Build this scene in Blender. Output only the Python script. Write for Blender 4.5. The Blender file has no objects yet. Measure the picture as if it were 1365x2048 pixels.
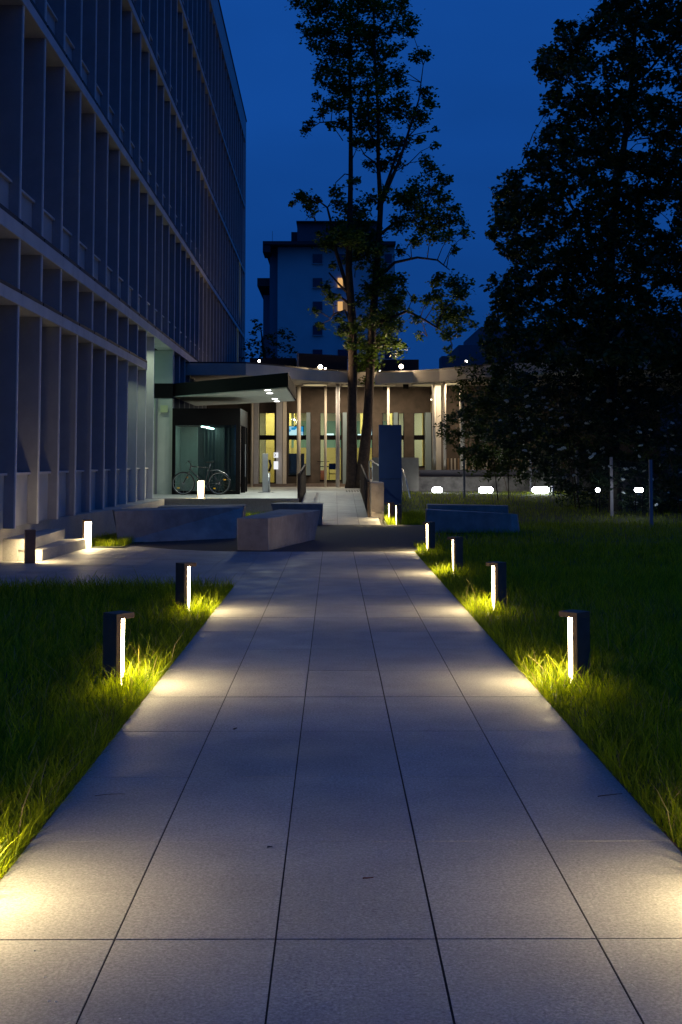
import bpy, bmesh, math, random
import numpy as np
from mathutils import Vector, Matrix
random.seed(7); rng = np.random.default_rng(7)
S = bpy.context.scene
COL = S.collection
rad = math.radians

# ------------------------------------------------------------------ camera
F_PX, CAM_H, PITCH = 2480.0, 1.5, rad(3.7)
PP_X, PP_Y = 682.5, 921 - F_PX * math.tan(PITCH)
YAW = math.atan(14.5 / F_PX * math.cos(PITCH))
cam_d = bpy.data.cameras.new("camera")
cam = bpy.data.objects.new("camera", cam_d); COL.objects.link(cam)
cam.location = (0, 0, CAM_H)
cam.rotation_euler = (rad(90) + PITCH, 0, -YAW)
cam_d.sensor_fit = 'VERTICAL'; cam_d.sensor_height = 36.0
cam_d.lens = F_PX / 2048 * 36.0
cam_d.shift_y = (PP_Y - 1024) / 2048.0
cam_d.shift_x = 0.0
cam_d.clip_start = 0.05; cam_d.clip_end = 3000
S.camera = cam

# ------------------------------------------------------------------ sky (blue hour)
W = bpy.data.worlds.new("World"); S.world = W; W.use_nodes = True
nt = W.node_tree; N = nt.nodes; L = nt.links
bg = N['Background']
sky = N.new('ShaderNodeTexSky'); sky.sky_type = 'NISHITA'; sky.sun_disc = False
sky.sun_elevation = rad(2.0); sky.sun_rotation = rad(200)
sky.air_density = 1.0; sky.dust_density = 0.3; sky.ozone_density = 3.0
tint = N.new('ShaderNodeMix'); tint.data_type = 'RGBA'; tint.blend_type = 'MULTIPLY'
tint.inputs['Factor'].default_value = 1.0
tint.inputs['B'].default_value = (0.03, 0.28, 1.0, 1)
tc = N.new('ShaderNodeTexCoord')
cn = N.new('ShaderNodeTexNoise'); cn.inputs['Scale'].default_value = 2.2; cn.inputs['Detail'].default_value = 4
mp = N.new('ShaderNodeMapping'); mp.inputs['Scale'].default_value = (1, 1, 2.4)
cr = N.new('ShaderNodeMapRange'); cr.inputs['From Min'].default_value = 0.3; cr.inputs['From Max'].default_value = 0.7
cr.inputs['To Min'].default_value = 0.78; cr.inputs['To Max'].default_value = 1.18
vm = N.new('ShaderNodeVectorMath'); vm.operation = 'SCALE'
L.new(tc.outputs['Generated'], mp.inputs['Vector']); L.new(mp.outputs['Vector'], cn.inputs['Vector'])
L.new(cn.outputs['Fac'], cr.inputs['Value'])
L.new(sky.outputs['Color'], tint.inputs['A'])
# even dusk blue, a little brighter overhead than at the horizon
sepd = N.new('ShaderNodeSeparateXYZ'); L.new(tc.outputs['Generated'], sepd.inputs[0])
gz = N.new('ShaderNodeMapRange'); gz.inputs['From Min'].default_value = 0.0; gz.inputs['From Max'].default_value = 0.6
gz.inputs['To Min'].default_value = 0.82; gz.inputs['To Max'].default_value = 1.35
L.new(sepd.outputs['Z'], gz.inputs['Value'])
dusk = N.new('ShaderNodeVectorMath'); dusk.operation = 'SCALE'; dusk.inputs[0].default_value = (0.05, 0.55, 2.62)
L.new(gz.outputs['Result'], dusk.inputs['Scale'])
blend = N.new('ShaderNodeMix'); blend.data_type = 'RGBA'; blend.inputs['Factor'].default_value = 0.96
L.new(tint.outputs['Result'], blend.inputs['A']); L.new(dusk.outputs['Vector'], blend.inputs['B'])
L.new(blend.outputs['Result'], vm.inputs[0]); L.new(cr.outputs['Result'], vm.inputs['Scale'])
L.new(vm.outputs['Vector'], bg.inputs['Color'])
bg.inputs['Strength'].default_value = 0.10

S.view_settings.view_transform = 'Standard'; S.view_settings.look = 'None'
S.view_settings.exposure = 0.0; S.view_settings.gamma = 1.0
S.view_settings.use_curve_mapping = False
try:
    S.cycles.use_denoising = True
    S.cycles.denoiser = 'OPENIMAGEDENOISE'
    S.cycles.max_bounces = 6; S.cycles.diffuse_bounces = 3; S.cycles.transparent_max_bounces = 12
    S.cycles.sample_clamp_indirect = 4.0
    S.cycles.caustics_reflective = False; S.cycles.caustics_refractive = False
except Exception:
    pass

# ------------------------------------------------------------------ setting-out helpers
_F = (math.sin(YAW) * math.cos(PITCH), math.cos(YAW) * math.cos(PITCH), math.sin(PITCH))
_R = (math.cos(YAW), -math.sin(YAW), 0)
_U = (_R[1]*_F[2]-_R[2]*_F[1], _R[2]*_F[0]-_R[0]*_F[2], _R[0]*_F[1]-_R[1]*_F[0])
def _ray(x, y):
    a = (x - PP_X) / F_PX; b = -(y - PP_Y) / F_PX
    return [_F[i] + a * _R[i] + b * _U[i] for i in range(3)]
def gp(x, y, z=0.0):                      # point of the photo on a level z
    d = _ray(x, y); t = (z - CAM_H) / d[2]; return (d[0]*t, d[1]*t)
def at(x, y, Y):                          # point of the photo at distance Y
    d = _ray(x, y); t = Y / d[1]; return (d[0]*t, Y, CAM_H + d[2]*t)

# ------------------------------------------------------------------ materials
MATS = {}
def mat(name, color, rough=0.7, metal=0.0, noise=0.0, nscale=8.0, emis=None, estr=0.0, bump=0.0, bscale=60.0,
        objvar=0.0, spec=0.5, dark=None, detail=6.0, coat=0.0):
    if name in MATS: return MATS[name]
    m = bpy.data.materials.new(name); m.use_nodes = True; t = m.node_tree
    b = t.nodes['Principled BSDF']
    b.inputs['Roughness'].default_value = rough; b.inputs['Metallic'].default_value = metal
    b.inputs['Specular IOR Level'].default_value = spec
    b.inputs['Coat Weight'].default_value = coat
    c = (*color, 1)
    b.inputs['Base Color'].default_value = c
    last = None
    if noise > 0 or dark:
        co = t.nodes.new('ShaderNodeTexCoord'); n = t.nodes.new('ShaderNodeTexNoise')
        n.inputs['Scale'].default_value = nscale; n.inputs['Detail'].default_value = detail; n.inputs['Roughness'].default_value = 0.65
        t.links.new(co.outputs['Object'], n.inputs['Vector'])
        r = t.nodes.new('ShaderNodeMix'); r.data_type = 'RGBA'
        d = dark if dark else tuple(x * (1 - noise) for x in color)
        r.inputs['A'].default_value = (*d, 1)
        r.inputs['B'].default_value = (*[min(1, x * (1 + noise * 0.6)) for x in color], 1)
        rp = t.nodes.new('ShaderNodeMapRange'); rp.inputs['From Min'].default_value = 0.32; rp.inputs['From Max'].default_value = 0.68
        t.links.new(n.outputs['Fac'], rp.inputs['Value']); t.links.new(rp.outputs['Result'], r.inputs['Factor'])
        last = r.outputs['Result']
    if objvar > 0:
        oi = t.nodes.new('ShaderNodeObjectInfo'); mr = t.nodes.new('ShaderNodeMapRange')
        mr.inputs['To Min'].default_value = 1 - objvar; mr.inputs['To Max'].default_value = 1 + objvar
        v = t.nodes.new('ShaderNodeVectorMath'); v.operation = 'SCALE'
        t.links.new(oi.outputs['Random'], mr.inputs['Value']); t.links.new(mr.outputs['Result'], v.inputs['Scale'])
        if last: t.links.new(last, v.inputs[0])
        else: v.inputs[0].default_value = color
        last = v.outputs['Vector']
    if last: t.links.new(last, b.inputs['Base Color'])
    if bump > 0:
        co = t.nodes.new('ShaderNodeTexCoord'); n = t.nodes.new('ShaderNodeTexNoise')
        n.inputs['Scale'].default_value = bscale; n.inputs['Detail'].default_value = 5
        bp = t.nodes.new('ShaderNodeBump'); bp.inputs['Strength'].default_value = bump; bp.inputs['Distance'].default_value = 0.01
        t.links.new(co.outputs['Object'], n.inputs['Vector']); t.links.new(n.outputs['Fac'], bp.inputs['Height'])
        t.links.new(bp.outputs['Normal'], b.inputs['Normal'])
    if emis:
        b.inputs['Emission Color'].default_value = (*emis, 1); b.inputs['Emission Strength'].default_value = estr
    MATS[name] = m
    return m

def granite(name, base, objvar=0.05):
    if name in MATS: return MATS[name]
    m = bpy.data.materials.new(name); m.use_nodes = True; t = m.node_tree; b = t.nodes['Principled BSDF']
    geo = t.nodes.new('ShaderNodeNewGeometry')
    def noise(sc, det, ro=0.6):
        n = t.nodes.new('ShaderNodeTexNoise'); n.inputs['Scale'].default_value = sc; n.inputs['Detail'].default_value = det
        n.inputs['Roughness'].default_value = ro; t.links.new(geo.outputs['Position'], n.inputs['Vector']); return n
    def rng_(src, a, c, lo, hi):
        r = t.nodes.new('ShaderNodeMapRange'); r.inputs['From Min'].default_value = a; r.inputs['From Max'].default_value = c
        r.inputs['To Min'].default_value = lo; r.inputs['To Max'].default_value = hi; t.links.new(src, r.inputs['Value']); return r.outputs['Result']
    def mul(a, c):
        r = t.nodes.new('ShaderNodeMath'); r.operation = 'MULTIPLY'; t.links.new(a, r.inputs[0]); t.links.new(c, r.inputs[1]); return r.outputs[0]
    grain = rng_(noise(95, 4, 0.75).outputs['Fac'], 0.32, 0.68, 0.55, 1.42)
    mid = rng_(noise(42, 3).outputs['Fac'], 0.3, 0.7, 0.86, 1.13)
    big = rng_(noise(1.3, 4).outputs['Fac'], 0.3, 0.7, 0.84, 1.1)
    stain = rng_(noise(6.5, 5, 0.7).outputs['Fac'], 0.62, 0.75, 1.0, 0.82)
    oi = t.nodes.new('ShaderNodeObjectInfo'); ov = rng_(oi.outputs['Random'], 0, 1, 1 - objvar, 1 + objvar)
    f = mul(mul(mul(grain, mid), mul(big, ov)), stain)
    v = t.nodes.new('ShaderNodeVectorMath'); v.operation = 'SCALE'; v.inputs[0].default_value = base; t.links.new(f, v.inputs['Scale'])
    # a few pale mica flecks
    vo = t.nodes.new('ShaderNodeTexVoronoi'); vo.inputs['Scale'].default_value = 14; t.links.new(geo.outputs['Position'], vo.inputs['Vector'])
    fl = rng_(vo.outputs['Distance'], 0.03, 0.055, 1.0, 0.0)
    mx = t.nodes.new('ShaderNodeMix'); mx.data_type = 'RGBA'; mx.inputs['B'].default_value = (0.75, 0.75, 0.72, 1)
    sep = t.nodes.new('ShaderNodeSeparateColor'); t.links.new(vo.outputs['Color'], sep.inputs[0])
    pick = rng_(sep.outputs[0], 0.90, 0.91, 0.0, 0.8)
    t.links.new(mul(fl, pick), mx.inputs['Factor']); t.links.new(v.outputs['Vector'], mx.inputs['A'])
    t.links.new(mx.outputs['Result'], b.inputs['Base Color'])
    t.links.new(rng_(noise(3.0, 4).outputs['Fac'], 0.3, 0.7, 0.48, 0.72), b.inputs['Roughness'])
    bp = t.nodes.new('ShaderNodeBump'); bp.inputs['Strength'].default_value = 0.35; bp.inputs['Distance'].default_value = 0.004
    t.links.new(noise(110, 4, 0.7).outputs['Fac'], bp.inputs['Height']); t.links.new(bp.outputs['Normal'], b.inputs['Normal'])
    MATS[name] = m; return m

def foliage(name, c1, c2, transl=0.35, nscale=1.2):
    if name in MATS: return MATS[name]
    m = bpy.data.materials.new(name); m.use_nodes = True; t = m.node_tree; t.nodes.clear()
    out = t.nodes.new('ShaderNodeOutputMaterial'); geo = t.nodes.new('ShaderNodeNewGeometry')
    n = t.nodes.new('ShaderNodeTexNoise'); n.inputs['Scale'].default_value = nscale; n.inputs['Detail'].default_value = 3
    t.links.new(geo.outputs['Position'], n.inputs['Vector'])
    ad = t.nodes.new('ShaderNodeMath'); ad.operation = 'ADD'
    sc = t.nodes.new('ShaderNodeMath'); sc.operation = 'MULTIPLY_ADD'; sc.inputs[1].default_value = 0.6; sc.inputs[2].default_value = -0.3
    t.links.new(geo.outputs['Random Per Island'], sc.inputs[0])
    t.links.new(n.outputs['Fac'], ad.inputs[0]); t.links.new(sc.outputs[0], ad.inputs[1])
    mr = t.nodes.new('ShaderNodeMapRange'); mr.inputs['From Min'].default_value = 0.2; mr.inputs['From Max'].default_value = 0.8
    t.links.new(ad.outputs[0], mr.inputs['Value'])
    mx = t.nodes.new('ShaderNodeMix'); mx.data_type = 'RGBA'; mx.inputs['A'].default_value = (*c1, 1); mx.inputs['B'].default_value = (*c2, 1)
    t.links.new(mr.outputs['Result'], mx.inputs['Factor'])
    d = t.nodes.new('ShaderNodeBsdfPrincipled'); d.inputs['Roughness'].default_value = 0.55; d.inputs['Specular IOR Level'].default_value = 0.3
    tr = t.nodes.new('ShaderNodeBsdfTranslucent')
    t.links.new(mx.outputs['Result'], d.inputs['Base Color'])
    br = t.nodes.new('ShaderNodeVectorMath'); br.operation = 'MULTIPLY'; br.inputs[1].default_value = (1.3, 1.35, 0.5)
    t.links.new(mx.outputs['Result'], br.inputs[0]); t.links.new(br.outputs['Vector'], tr.inputs['Color'])
    s = t.nodes.new('ShaderNodeMixShader'); s.inputs[0].default_value = transl
    t.links.new(d.outputs[0], s.inputs[1]); t.links.new(tr.outputs[0], s.inputs[2]); t.links.new(s.outputs[0], out.inputs['Surface'])
    MATS[name] = m; return m

def glass_mat(name, tintc=(0.8, 0.9, 0.9), ior=1.5):
    if name in MATS: return MATS[name]
    m = bpy.data.materials.new(name); m.use_nodes = True; t = m.node_tree; t.nodes.clear()
    out = t.nodes.new('ShaderNodeOutputMaterial'); tr = t.nodes.new('ShaderNodeBsdfTransparent'); tr.inputs['Color'].default_value = (*tintc, 1)
    gl = t.nodes.new('ShaderNodeBsdfGlossy'); gl.inputs['Roughness'].default_value = 0.02
    fr = t.nodes.new('ShaderNodeFresnel'); fr.inputs['IOR'].default_value = ior
    s = t.nodes.new('ShaderNodeMixShader'); t.links.new(fr.outputs[0], s.inputs[0]); t.links.new(tr.outputs[0], s.inputs[1]); t.links.new(gl.outputs[0], s.inputs[2])
    t.links.new(s.outputs[0], out.inputs['Surface']); MATS[name] = m; return m

def emit(name, color, strength):
    if name in MATS: return MATS[name]
    m = bpy.data.materials.new(name); m.use_nodes = True; t = m.node_tree; t.nodes.clear()
    out = t.nodes.new('ShaderNodeOutputMaterial'); e = t.nodes.new('ShaderNodeEmission')
    e.inputs['Color'].default_value = (*color, 1); e.inputs['Strength'].default_value = strength
    t.links.new(e.outputs[0], out.inputs['Surface']); MATS[name] = m; return m

M_SLAB = granite('granite_slab', (0.28, 0.275, 0.27), 0.10)
M_STEP = granite('granite_step', (0.36, 0.345, 0.33), 0.03)
M_BENCH = mat('cast_concrete', (0.36, 0.31, 0.275), 0.85, noise=0.28, nscale=3.0, bump=0.5, bscale=45, detail=9)
M_JOINT = mat('joint_sand', (0.012, 0.011, 0.010), 0.95)
M_ASPH = mat('asphalt', (0.038, 0.037, 0.038), 0.9, noise=0.4, nscale=70, bump=0.6, bscale=120)
M_SOIL = mat('lawn_soil', (0.035, 0.045, 0.018), 1.0, noise=0.5, nscale=9)
M_RUST = mat('rusty_edging', (0.16, 0.075, 0.045), 0.9, noise=0.5, nscale=30)
M_CONC = mat('facade_concrete', (0.58, 0.57, 0.56), 0.8, noise=0.16, nscale=1.6, detail=8, bump=0.15, bscale=20)
M_FINS_SHADED = mat('facade_fin', (0.30, 0.30, 0.32), 0.75, noise=0.18, nscale=1.4, detail=8)  # fin sides kept darker than the fronts: their shade is in the colour
M_EDGE_LIT = mat('fin_edge_concrete', (0.66, 0.65, 0.64), 0.8, noise=0.12, nscale=2.0)  # fin fronts made paler: the sky light on them is in the colour
M_PANEL = mat('facade_panel', (0.45, 0.45, 0.45), 0.8, noise=0.15, nscale=1.0)
M_FLASH_SHADE = mat('dark_flashing', (0.02, 0.018, 0.018), 0.6)  # real flashings, and the strips that paint recess shadow on the facade
M_BLIND = mat('dark_glass', (0.012, 0.015, 0.02), 0.12, spec=0.6)
M_BLACK = mat('black_metal', (0.005, 0.004, 0.005), 0.6, spec=0.1)
M_BROWN = mat('bollard_metal', (0.15, 0.095, 0.065), 0.55, metal=0.35, noise=0.2, nscale=12)
M_STEEL = mat('brushed_steel', (0.42, 0.43, 0.43), 0.38, metal=0.85, noise=0.1, nscale=4)
M_GALV = mat('galvanised_steel', (0.22, 0.22, 0.25), 0.6, metal=0.4)
M_WHITE = mat('white_paint', (0.72, 0.74, 0.70), 0.6)
M_CREAM = mat('cream_render', (0.55, 0.50, 0.42), 0.8, noise=0.1, nscale=2)
M_ROOF = mat('roof_concrete', (0.55, 0.50, 0.43), 0.8, noise=0.15, nscale=1.2, detail=8)
M_WOODW = mat('brown_wall', (0.095, 0.07, 0.052), 0.8, noise=0.3, nscale=3)
M_PIER = mat('pier_grey', (0.42, 0.41, 0.42), 0.7, noise=0.1)
M_TEALP = mat('teal_reveal', (0.20, 0.26, 0.28), 0.5)
M_COLUMN = mat('cream_column', (0.58, 0.52, 0.43), 0.75, noise=0.08, nscale=2)
M_STELE = mat('blue_sign_metal', (0.028, 0.062, 0.165), 0.5, noise=0.12, nscale=2)
M_BARK = mat('bark', (0.06, 0.04, 0.03), 0.95, noise=0.5, nscale=9, bump=0.8, bscale=25)
M_RAILD = mat('rail_corten', (0.05, 0.03, 0.02), 0.7, noise=0.3, nscale=8)
M_TERR = granite('terrace_granite', (0.36, 0.36, 0.35), 0.0)
M_GRASS = foliage('grass_blade', (0.075, 0.125, 0.003), (0.38, 0.44, 0.006), 0.45, 5.0)
M_LEAF = foliage('maple_leaf', (0.05, 0.09, 0.02), (0.11, 0.17, 0.028), 0.38, 1.0)
M_LEAFD = foliage('dark_leaf', (0.025, 0.042, 0.014), (0.07, 0.105, 0.025), 0.25, 1.0)
M_SHRUB = foliage('shrub_leaf', (0.018, 0.034, 0.020), (0.04, 0.07, 0.035), 0.2, 1.5)
M_FLOWER = mat('elder_flower', (0.66, 0.74, 0.68), 0.9)
M_GLASS = glass_mat('clear_glass')
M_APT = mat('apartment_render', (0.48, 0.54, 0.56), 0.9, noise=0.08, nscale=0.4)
M_DARKB = mat('dark_volume', (0.035, 0.025, 0.025), 0.8)

# ------------------------------------------------------------------ object helpers
def tag(o, label=None, cat=None, group=None, kind=None):
    if label: o['label'] = label
    if cat: o['category'] = cat
    if group: o['group'] = group
    if kind: o['kind'] = kind
    return o
def thing(name, label, cat, loc=(0, 0, 0), rz=0.0, group=None):
    o = bpy.data.objects.new(name, None); COL.objects.link(o); o.location = loc; o.rotation_euler = (0, 0, rz)
    o.empty_display_size = 0.2
    return tag(o, label, cat, group)
def link(name, me, parent=None, loc=(0, 0, 0), rot=(0, 0, 0)):
    o = bpy.data.objects.new(name, me); COL.objects.link(o); o.location = loc; o.rotation_euler = rot
    if parent: o.parent = parent
    return o
_cache = {}
def box(name, lo, hi, m, parent=None, bev=0.0):
    s = tuple(round(hi[i] - lo[i], 4) for i in range(3)); c = [(hi[i] + lo[i]) / 2 for i in range(3)]
    key = (s, m.name, bev)
    if key not in _cache:
        bm = bmesh.new(); bmesh.ops.create_cube(bm, size=1.0); bmesh.ops.scale(bm, vec=s, verts=bm.verts)
        if bev: bmesh.ops.bevel(bm, geom=list(bm.edges), offset=bev, segments=2, profile=0.6, affect='EDGES')
        me = bpy.data.meshes.new(name); bm.to_mesh(me); bm.free(); me.materials.append(m); _cache[key] = me
    return link(name, _cache[key], parent, c)
class MB:
    def __init__(s): s.v = []; s.f = []
    def add(s, vs, fs):
        n = len(s.v); s.v += [tuple(v) for v in vs]; s.f += [tuple(i + n for i in f) for f in fs]; return s
    def box(s, lo, hi):
        x0, y0, z0 = lo; x1, y1, z1 = hi
        return s.add([(x0,y0,z0),(x1,y0,z0),(x1,y1,z0),(x0,y1,z0),(x0,y0,z1),(x1,y0,z1),(x1,y1,z1),(x0,y1,z1)],
                     [(0,3,2,1),(4,5,6,7),(0,1,5,4),(1,2,6,5),(2,3,7,6),(3,0,4,7)])
    def prism(s, bot, top):            # two rings of equal length, counter-clockwise from above
        n = len(bot); return s.add(list(bot) + list(top), [tuple(range(n - 1, -1, -1)), tuple(range(n, 2 * n))] +
                     [(i, (i + 1) % n, n + (i + 1) % n, n + i) for i in range(n)])
    def tube(s, pts, r, n=8, cap=True):
        pts = [Vector(p) for p in pts]; k = len(pts); rr = r if isinstance(r, (list, tuple)) else [r] * k
        rings = []; up = None
        for i, p in enumerate(pts):
            d = (pts[min(i + 1, k - 1)] - pts[max(i - 1, 0)]).normalized()
            if up is None:
                up = Vector((0, 0, 1)) if abs(d.z) < 0.9 else Vector((1, 0, 0))
            a = d.cross(up).normalized(); b = a.cross(d).normalized(); up = b
            rings.append([p + (a * math.cos(2 * math.pi * j / n) + b * math.sin(2 * math.pi * j / n)) * rr[i] for j in range(n)])
        vs = [v for rg in rings for v in rg]; fs = []
        for i in range(k - 1):
            for j in range(n): fs.append((i*n + j, i*n + (j+1) % n, (i+1)*n + (j+1) % n, (i+1)*n + j))
        if cap: fs += [tuple(range(n - 1, -1, -1)), tuple((k-1)*n + j for j in range(n))]
        return s.add(vs, fs)
    def disc(s, c, r, h, n=24, axis='z'):
        c = Vector(c)
        def P(a, t):
            if axis == 'z': return c + Vector((r*math.cos(a), r*math.sin(a), t))
            return c + Vector((r*math.cos(a), t, r*math.sin(a)))
        vs = [P(2*math.pi*i/n, 0) for i in range(n)] + [P(2*math.pi*i/n, h) for i in range(n)]
        return s.add(vs, [tuple(range(n-1, -1, -1)), tuple(range(n, 2*n))] + [(i, (i+1) % n, n + (i+1) % n, n + i) for i in range(n)])
    def torus(s, c, R, r, n=32, k=8):  # ring in the XZ plane
        vs = []; fs = []
        for i in range(n):
            a = 2*math.pi*i/n
            for j in range(k):
                b = 2*math.pi*j/k; q = R + r*math.cos(b)
                vs.append((c[0] + q*math.cos(a), c[1] + r*math.sin(b), c[2] + q*math.sin(a)))
        for i in range(n):
            for j in range(k): fs.append((i*k + j, ((i+1) % n)*k + j, ((i+1) % n)*k + (j+1) % k, i*k + (j+1) % k))
        return s.add(vs, fs)
    def build(s, name, m, parent=None, smooth=False, loc=(0,0,0), bev=0.0):
        me = bpy.data.meshes.new(name); me.from_pydata(s.v, [], s.f); me.materials.append(m)
        bm = bmesh.new(); bm.from_mesh(me); bmesh.ops.recalc_face_normals(bm, faces=bm.faces)
        if bev: bmesh.ops.bevel(bm, geom=list(bm.edges), offset=bev, segments=2, profile=0.6, affect='EDGES')
        bm.to_mesh(me); bm.free()
        if smooth: me.polygons.foreach_set('use_smooth', [True] * len(me.polygons))
        return link(name, me, parent, loc)
def np_mesh(name, V, T, m, parent=None):
    me = bpy.data.meshes.new(name); me.vertices.add(len(V)); me.vertices.foreach_set('co', V.astype(np.float32).ravel())
    k = T.shape[1]; me.loops.add(T.size); me.loops.foreach_set('vertex_index', T.astype(np.int32).ravel())
    me.polygons.add(len(T)); me.polygons.foreach_set('loop_start', np.arange(0, T.size, k, dtype=np.int32))
    me.update(calc_edges=True); me.materials.append(m)
    return link(name, me, parent)
def lamp_area(name, loc, size, power, color, parent=None, rot=(0, 0, 0), size_y=None, spread=180):
    d = bpy.data.lights.new(name, 'AREA'); d.energy = power; d.color = color; d.size = size; d.spread = rad(spread)
    if size_y: d.shape = 'RECTANGLE'; d.size_y = size_y
    o = link(name, d, parent, loc, rot); return o
def lamp_point(name, loc, power, color, parent=None, r=0.08):
    d = bpy.data.lights.new(name, 'POINT'); d.energy = power; d.color = color; d.shadow_soft_size = r
    return link(name, d, parent, loc)

# ------------------------------------------------------------------ ground, path, asphalt
def sheet(name, pts, z, m, kind='structure', parent=None):
    me = bpy.data.meshes.new(name); me.from_pydata([(x, y, (z(x, y) if callable(z) else z)) for x, y in pts], [], [tuple(range(len(pts)))])
    me.materials.append(m); o = link(name, me, parent)
    if kind: o['kind'] = kind
    return o
sheet('ground', [(-600, -60), (600, -60), (600, 1500), (-600, 1500)], -0.06, M_SOIL)
SW = 0.5067
XE = [(-1.192) + SW * i * 0.9966 for i in range(6)]
path = box('path', (XE[0] - 0.0, -3.0, -0.08), (XE[5], 20.62, -0.004), M_JOINT); path['kind'] = 'structure'
_sl = {}
def slab(parent, x0, x1, y0, y1, z=0.0, th=0.045, m=None, rotx=0.0, base=None):
    m = m or M_SLAB; s = (round(x1 - x0, 3), round(y1 - y0, 3), th)
    key = (s, m.name)
    if key not in _sl:
        bm = bmesh.new(); bmesh.ops.create_cube(bm, size=1.0); bmesh.ops.scale(bm, vec=s, verts=bm.verts)
        me = bpy.data.meshes.new('slab'); bm.to_mesh(me); bm.free(); me.materials.append(m); _sl[key] = me
    o = link('slab', _sl[key], parent, ((x0 + x1) / 2, (y0 + y1) / 2, z - th / 2 + random.uniform(-0.0004, 0.0004)))
    o.rotation_euler = (rotx + random.uniform(-0.0002, 0.0002), random.uniform(-0.0006, 0.0006), 0)
    o.parent = parent
    if parent is not None: o.matrix_parent_inverse = Matrix.Translation(-Vector(parent.location))
    return o
for r in range(-2, 21):
    for c in range(5):
        gx0 = 0.003 if c else 0.0; gx1 = 0.003 if c < 4 else 0.0
        if c == 2: gx1 = 0.0038
        if c == 3: gx0 = 0.0038
        g0 = 0.004 if r % 4 == 0 else 0.0019; g1 = 0.004 if (r + 1) % 4 == 0 else 0.0019
        y1 = r + 1 if r < 20 else 20.62
        slab(path, XE[c] + gx0, XE[c + 1] - gx1, r + g0, y1 - g1)
plaza = box('plaza', (-7.6, 14.95, -0.08), (XE[0] - 0.002, 23.2, -0.005), M_JOINT); plaza['kind'] = 'structure'
for r in range(9):
    for c in range(9):
        x1 = XE[0] - 0.004 - c * SW; y0 = 14.95 + r
        y1 = min(y0 + 1, 23.2)
        if y1 - y0 < 0.2: continue
        slab(plaza, x1 - SW + 0.004, x1, y0 + 0.003, y1 - 0.003)
# rust edging strips beside the path
for x0 in (XE[0] - 0.014, XE[5] + 0.004):
    e = box('edging_strip', (x0, -3, -0.06), (x0 + 0.010, 14.9 if x0 < 0 else 20.6, -0.004), M_RUST)
    tag(e, 'rusty steel edging strip between %s lawn and the path' % ('left' if x0 < 0 else 'right'), 'edging')
asph = MB(); ap = [(-6.0, 29.06), (-5.0, 25.0), (-3.95, 22.6), (-3.4, 21.85), (-2.8, 21.2), (-2.2, 20.82), (-1.6, 20.63), (1.36, 20.63), (1.7, 22.2), (2.2, 25), (2.65, 29.06)]
asph.prism([(x, y, -0.05) for x, y in ap], [(x, y, 0.004) for x, y in ap])
asph.build('asphalt', M_ASPH)['kind'] = 'structure'
# lawns (soil below the grass)
sheet('lawn', [(-9, -3), (XE[0] - 0.02, -3), (XE[0] - 0.02, 14.93), (-9, 14.93)], -0.012, M_SOIL)
def bank(x, y): return max(0.0, min(1.0, (y - 29.5) / 11.0)) * 0.42
me = bpy.data.meshes.new('lawn'); ys = [-3, 20.6, 26, 29.5, 33, 36, 40.5, 44.5]; vv = []; ff = []
for i, y in enumerate(ys):
    xl = XE[5] + 0.02 if y < 29 else 1.22
    vv += [(xl, y, bank(0, y) - 0.012), (12, y, bank(0, y) - 0.012), (40, y, bank(0, y) - 0.012)]
for i in range(len(ys) - 1):
    for j in range(2): ff.append((i*3+j, i*3+j+1, i*3+j+4, i*3+j+3))
me.from_pydata(vv, [], ff); me.materials.append(M_SOIL); o = link('lawn', me); o['kind'] = 'structure'
sheet('planting_bed', [(-4.55, 28.0), (-0.5, 28.0), (-0.5, 32.8), (-4.55, 32.8)], 0.06, M_SOIL)
sheet('planting_bed', [(-4.55, 21.4), (-3.6, 21.4), (-3.3, 24.5), (-4.55, 26.5)], 0.016, M_SOIL)

# terrace, walkway beside the office, ramp
terr = box('terrace', (-6.5, 32.85, -0.2), (-0.92, 62, 0.5), M_TERR); terr['kind'] = 'structure'
box('terrace', (-0.92, 39.2, -0.2), (1.35, 62, 0.5), M_TERR)['kind'] = 'structure'
box('terrace_edge', (-4.8, 32.80, 0.44), (-0.92, 32.85, 0.505), M_STEP)['kind'] = 'structure'
walk = MB(); wp = [(-7.2, 14), (-5.0, 14), (-4.92, 21.5), (-4.45, 26.0), (-4.45, 32.84), (-7.2, 32.84)]
walk.prism([(x, y, -0.1) for x, y in wp], [(x, y, 0.495) for x, y in wp]); walk.build('walkway', M_STEP)['kind'] = 'structure'
rl = math.hypot(10.1, 0.5); ramp_rot = math.atan2(0.5, 10.1)
ramp = MB(); ramp.prism([(-0.92, 29.06, -0.1), (1.2, 29.06, -0.1), (0.95, 39.2, -0.1), (-0.92, 39.2, -0.1)],
                        [(-0.92, 29.06, -0.02), (1.2, 29.06, -0.02), (0.95, 39.2, 0.48), (-0.92, 39.2, 0.48)])
ramp = ramp.build('ramp', M_JOINT); ramp['kind'] = 'structure'
for r in range(10):
    for c in range(4):
        x0 = -0.915 + c * 0.505; x1 = x0 + 0.499
        y0 = 29.08 + r * 1.01; zc = 0.5 * ((y0 + 0.5) - 29.06) / 10.14
        if c == 3: x1 = min(x1, 1.19 - 0.0247 * (y0 + 0.5 - 29.06))
        slab(ramp, x0, x1, y0, y0 + 1.002, z=zc + 0.004, rotx=ramp_rot)
slot = thing('drain_grate', 'slotted steel drain grate in the paving before the double trunked tree', 'drain', (0.62, 40.6, 0.503))
for i in range(6):
    box('bar', (i*0.09 - 0.22, -0.9, 0.0), (i*0.09 - 0.18, 0.9, 0.008), M_FLASH_SHADE, slot)

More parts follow.
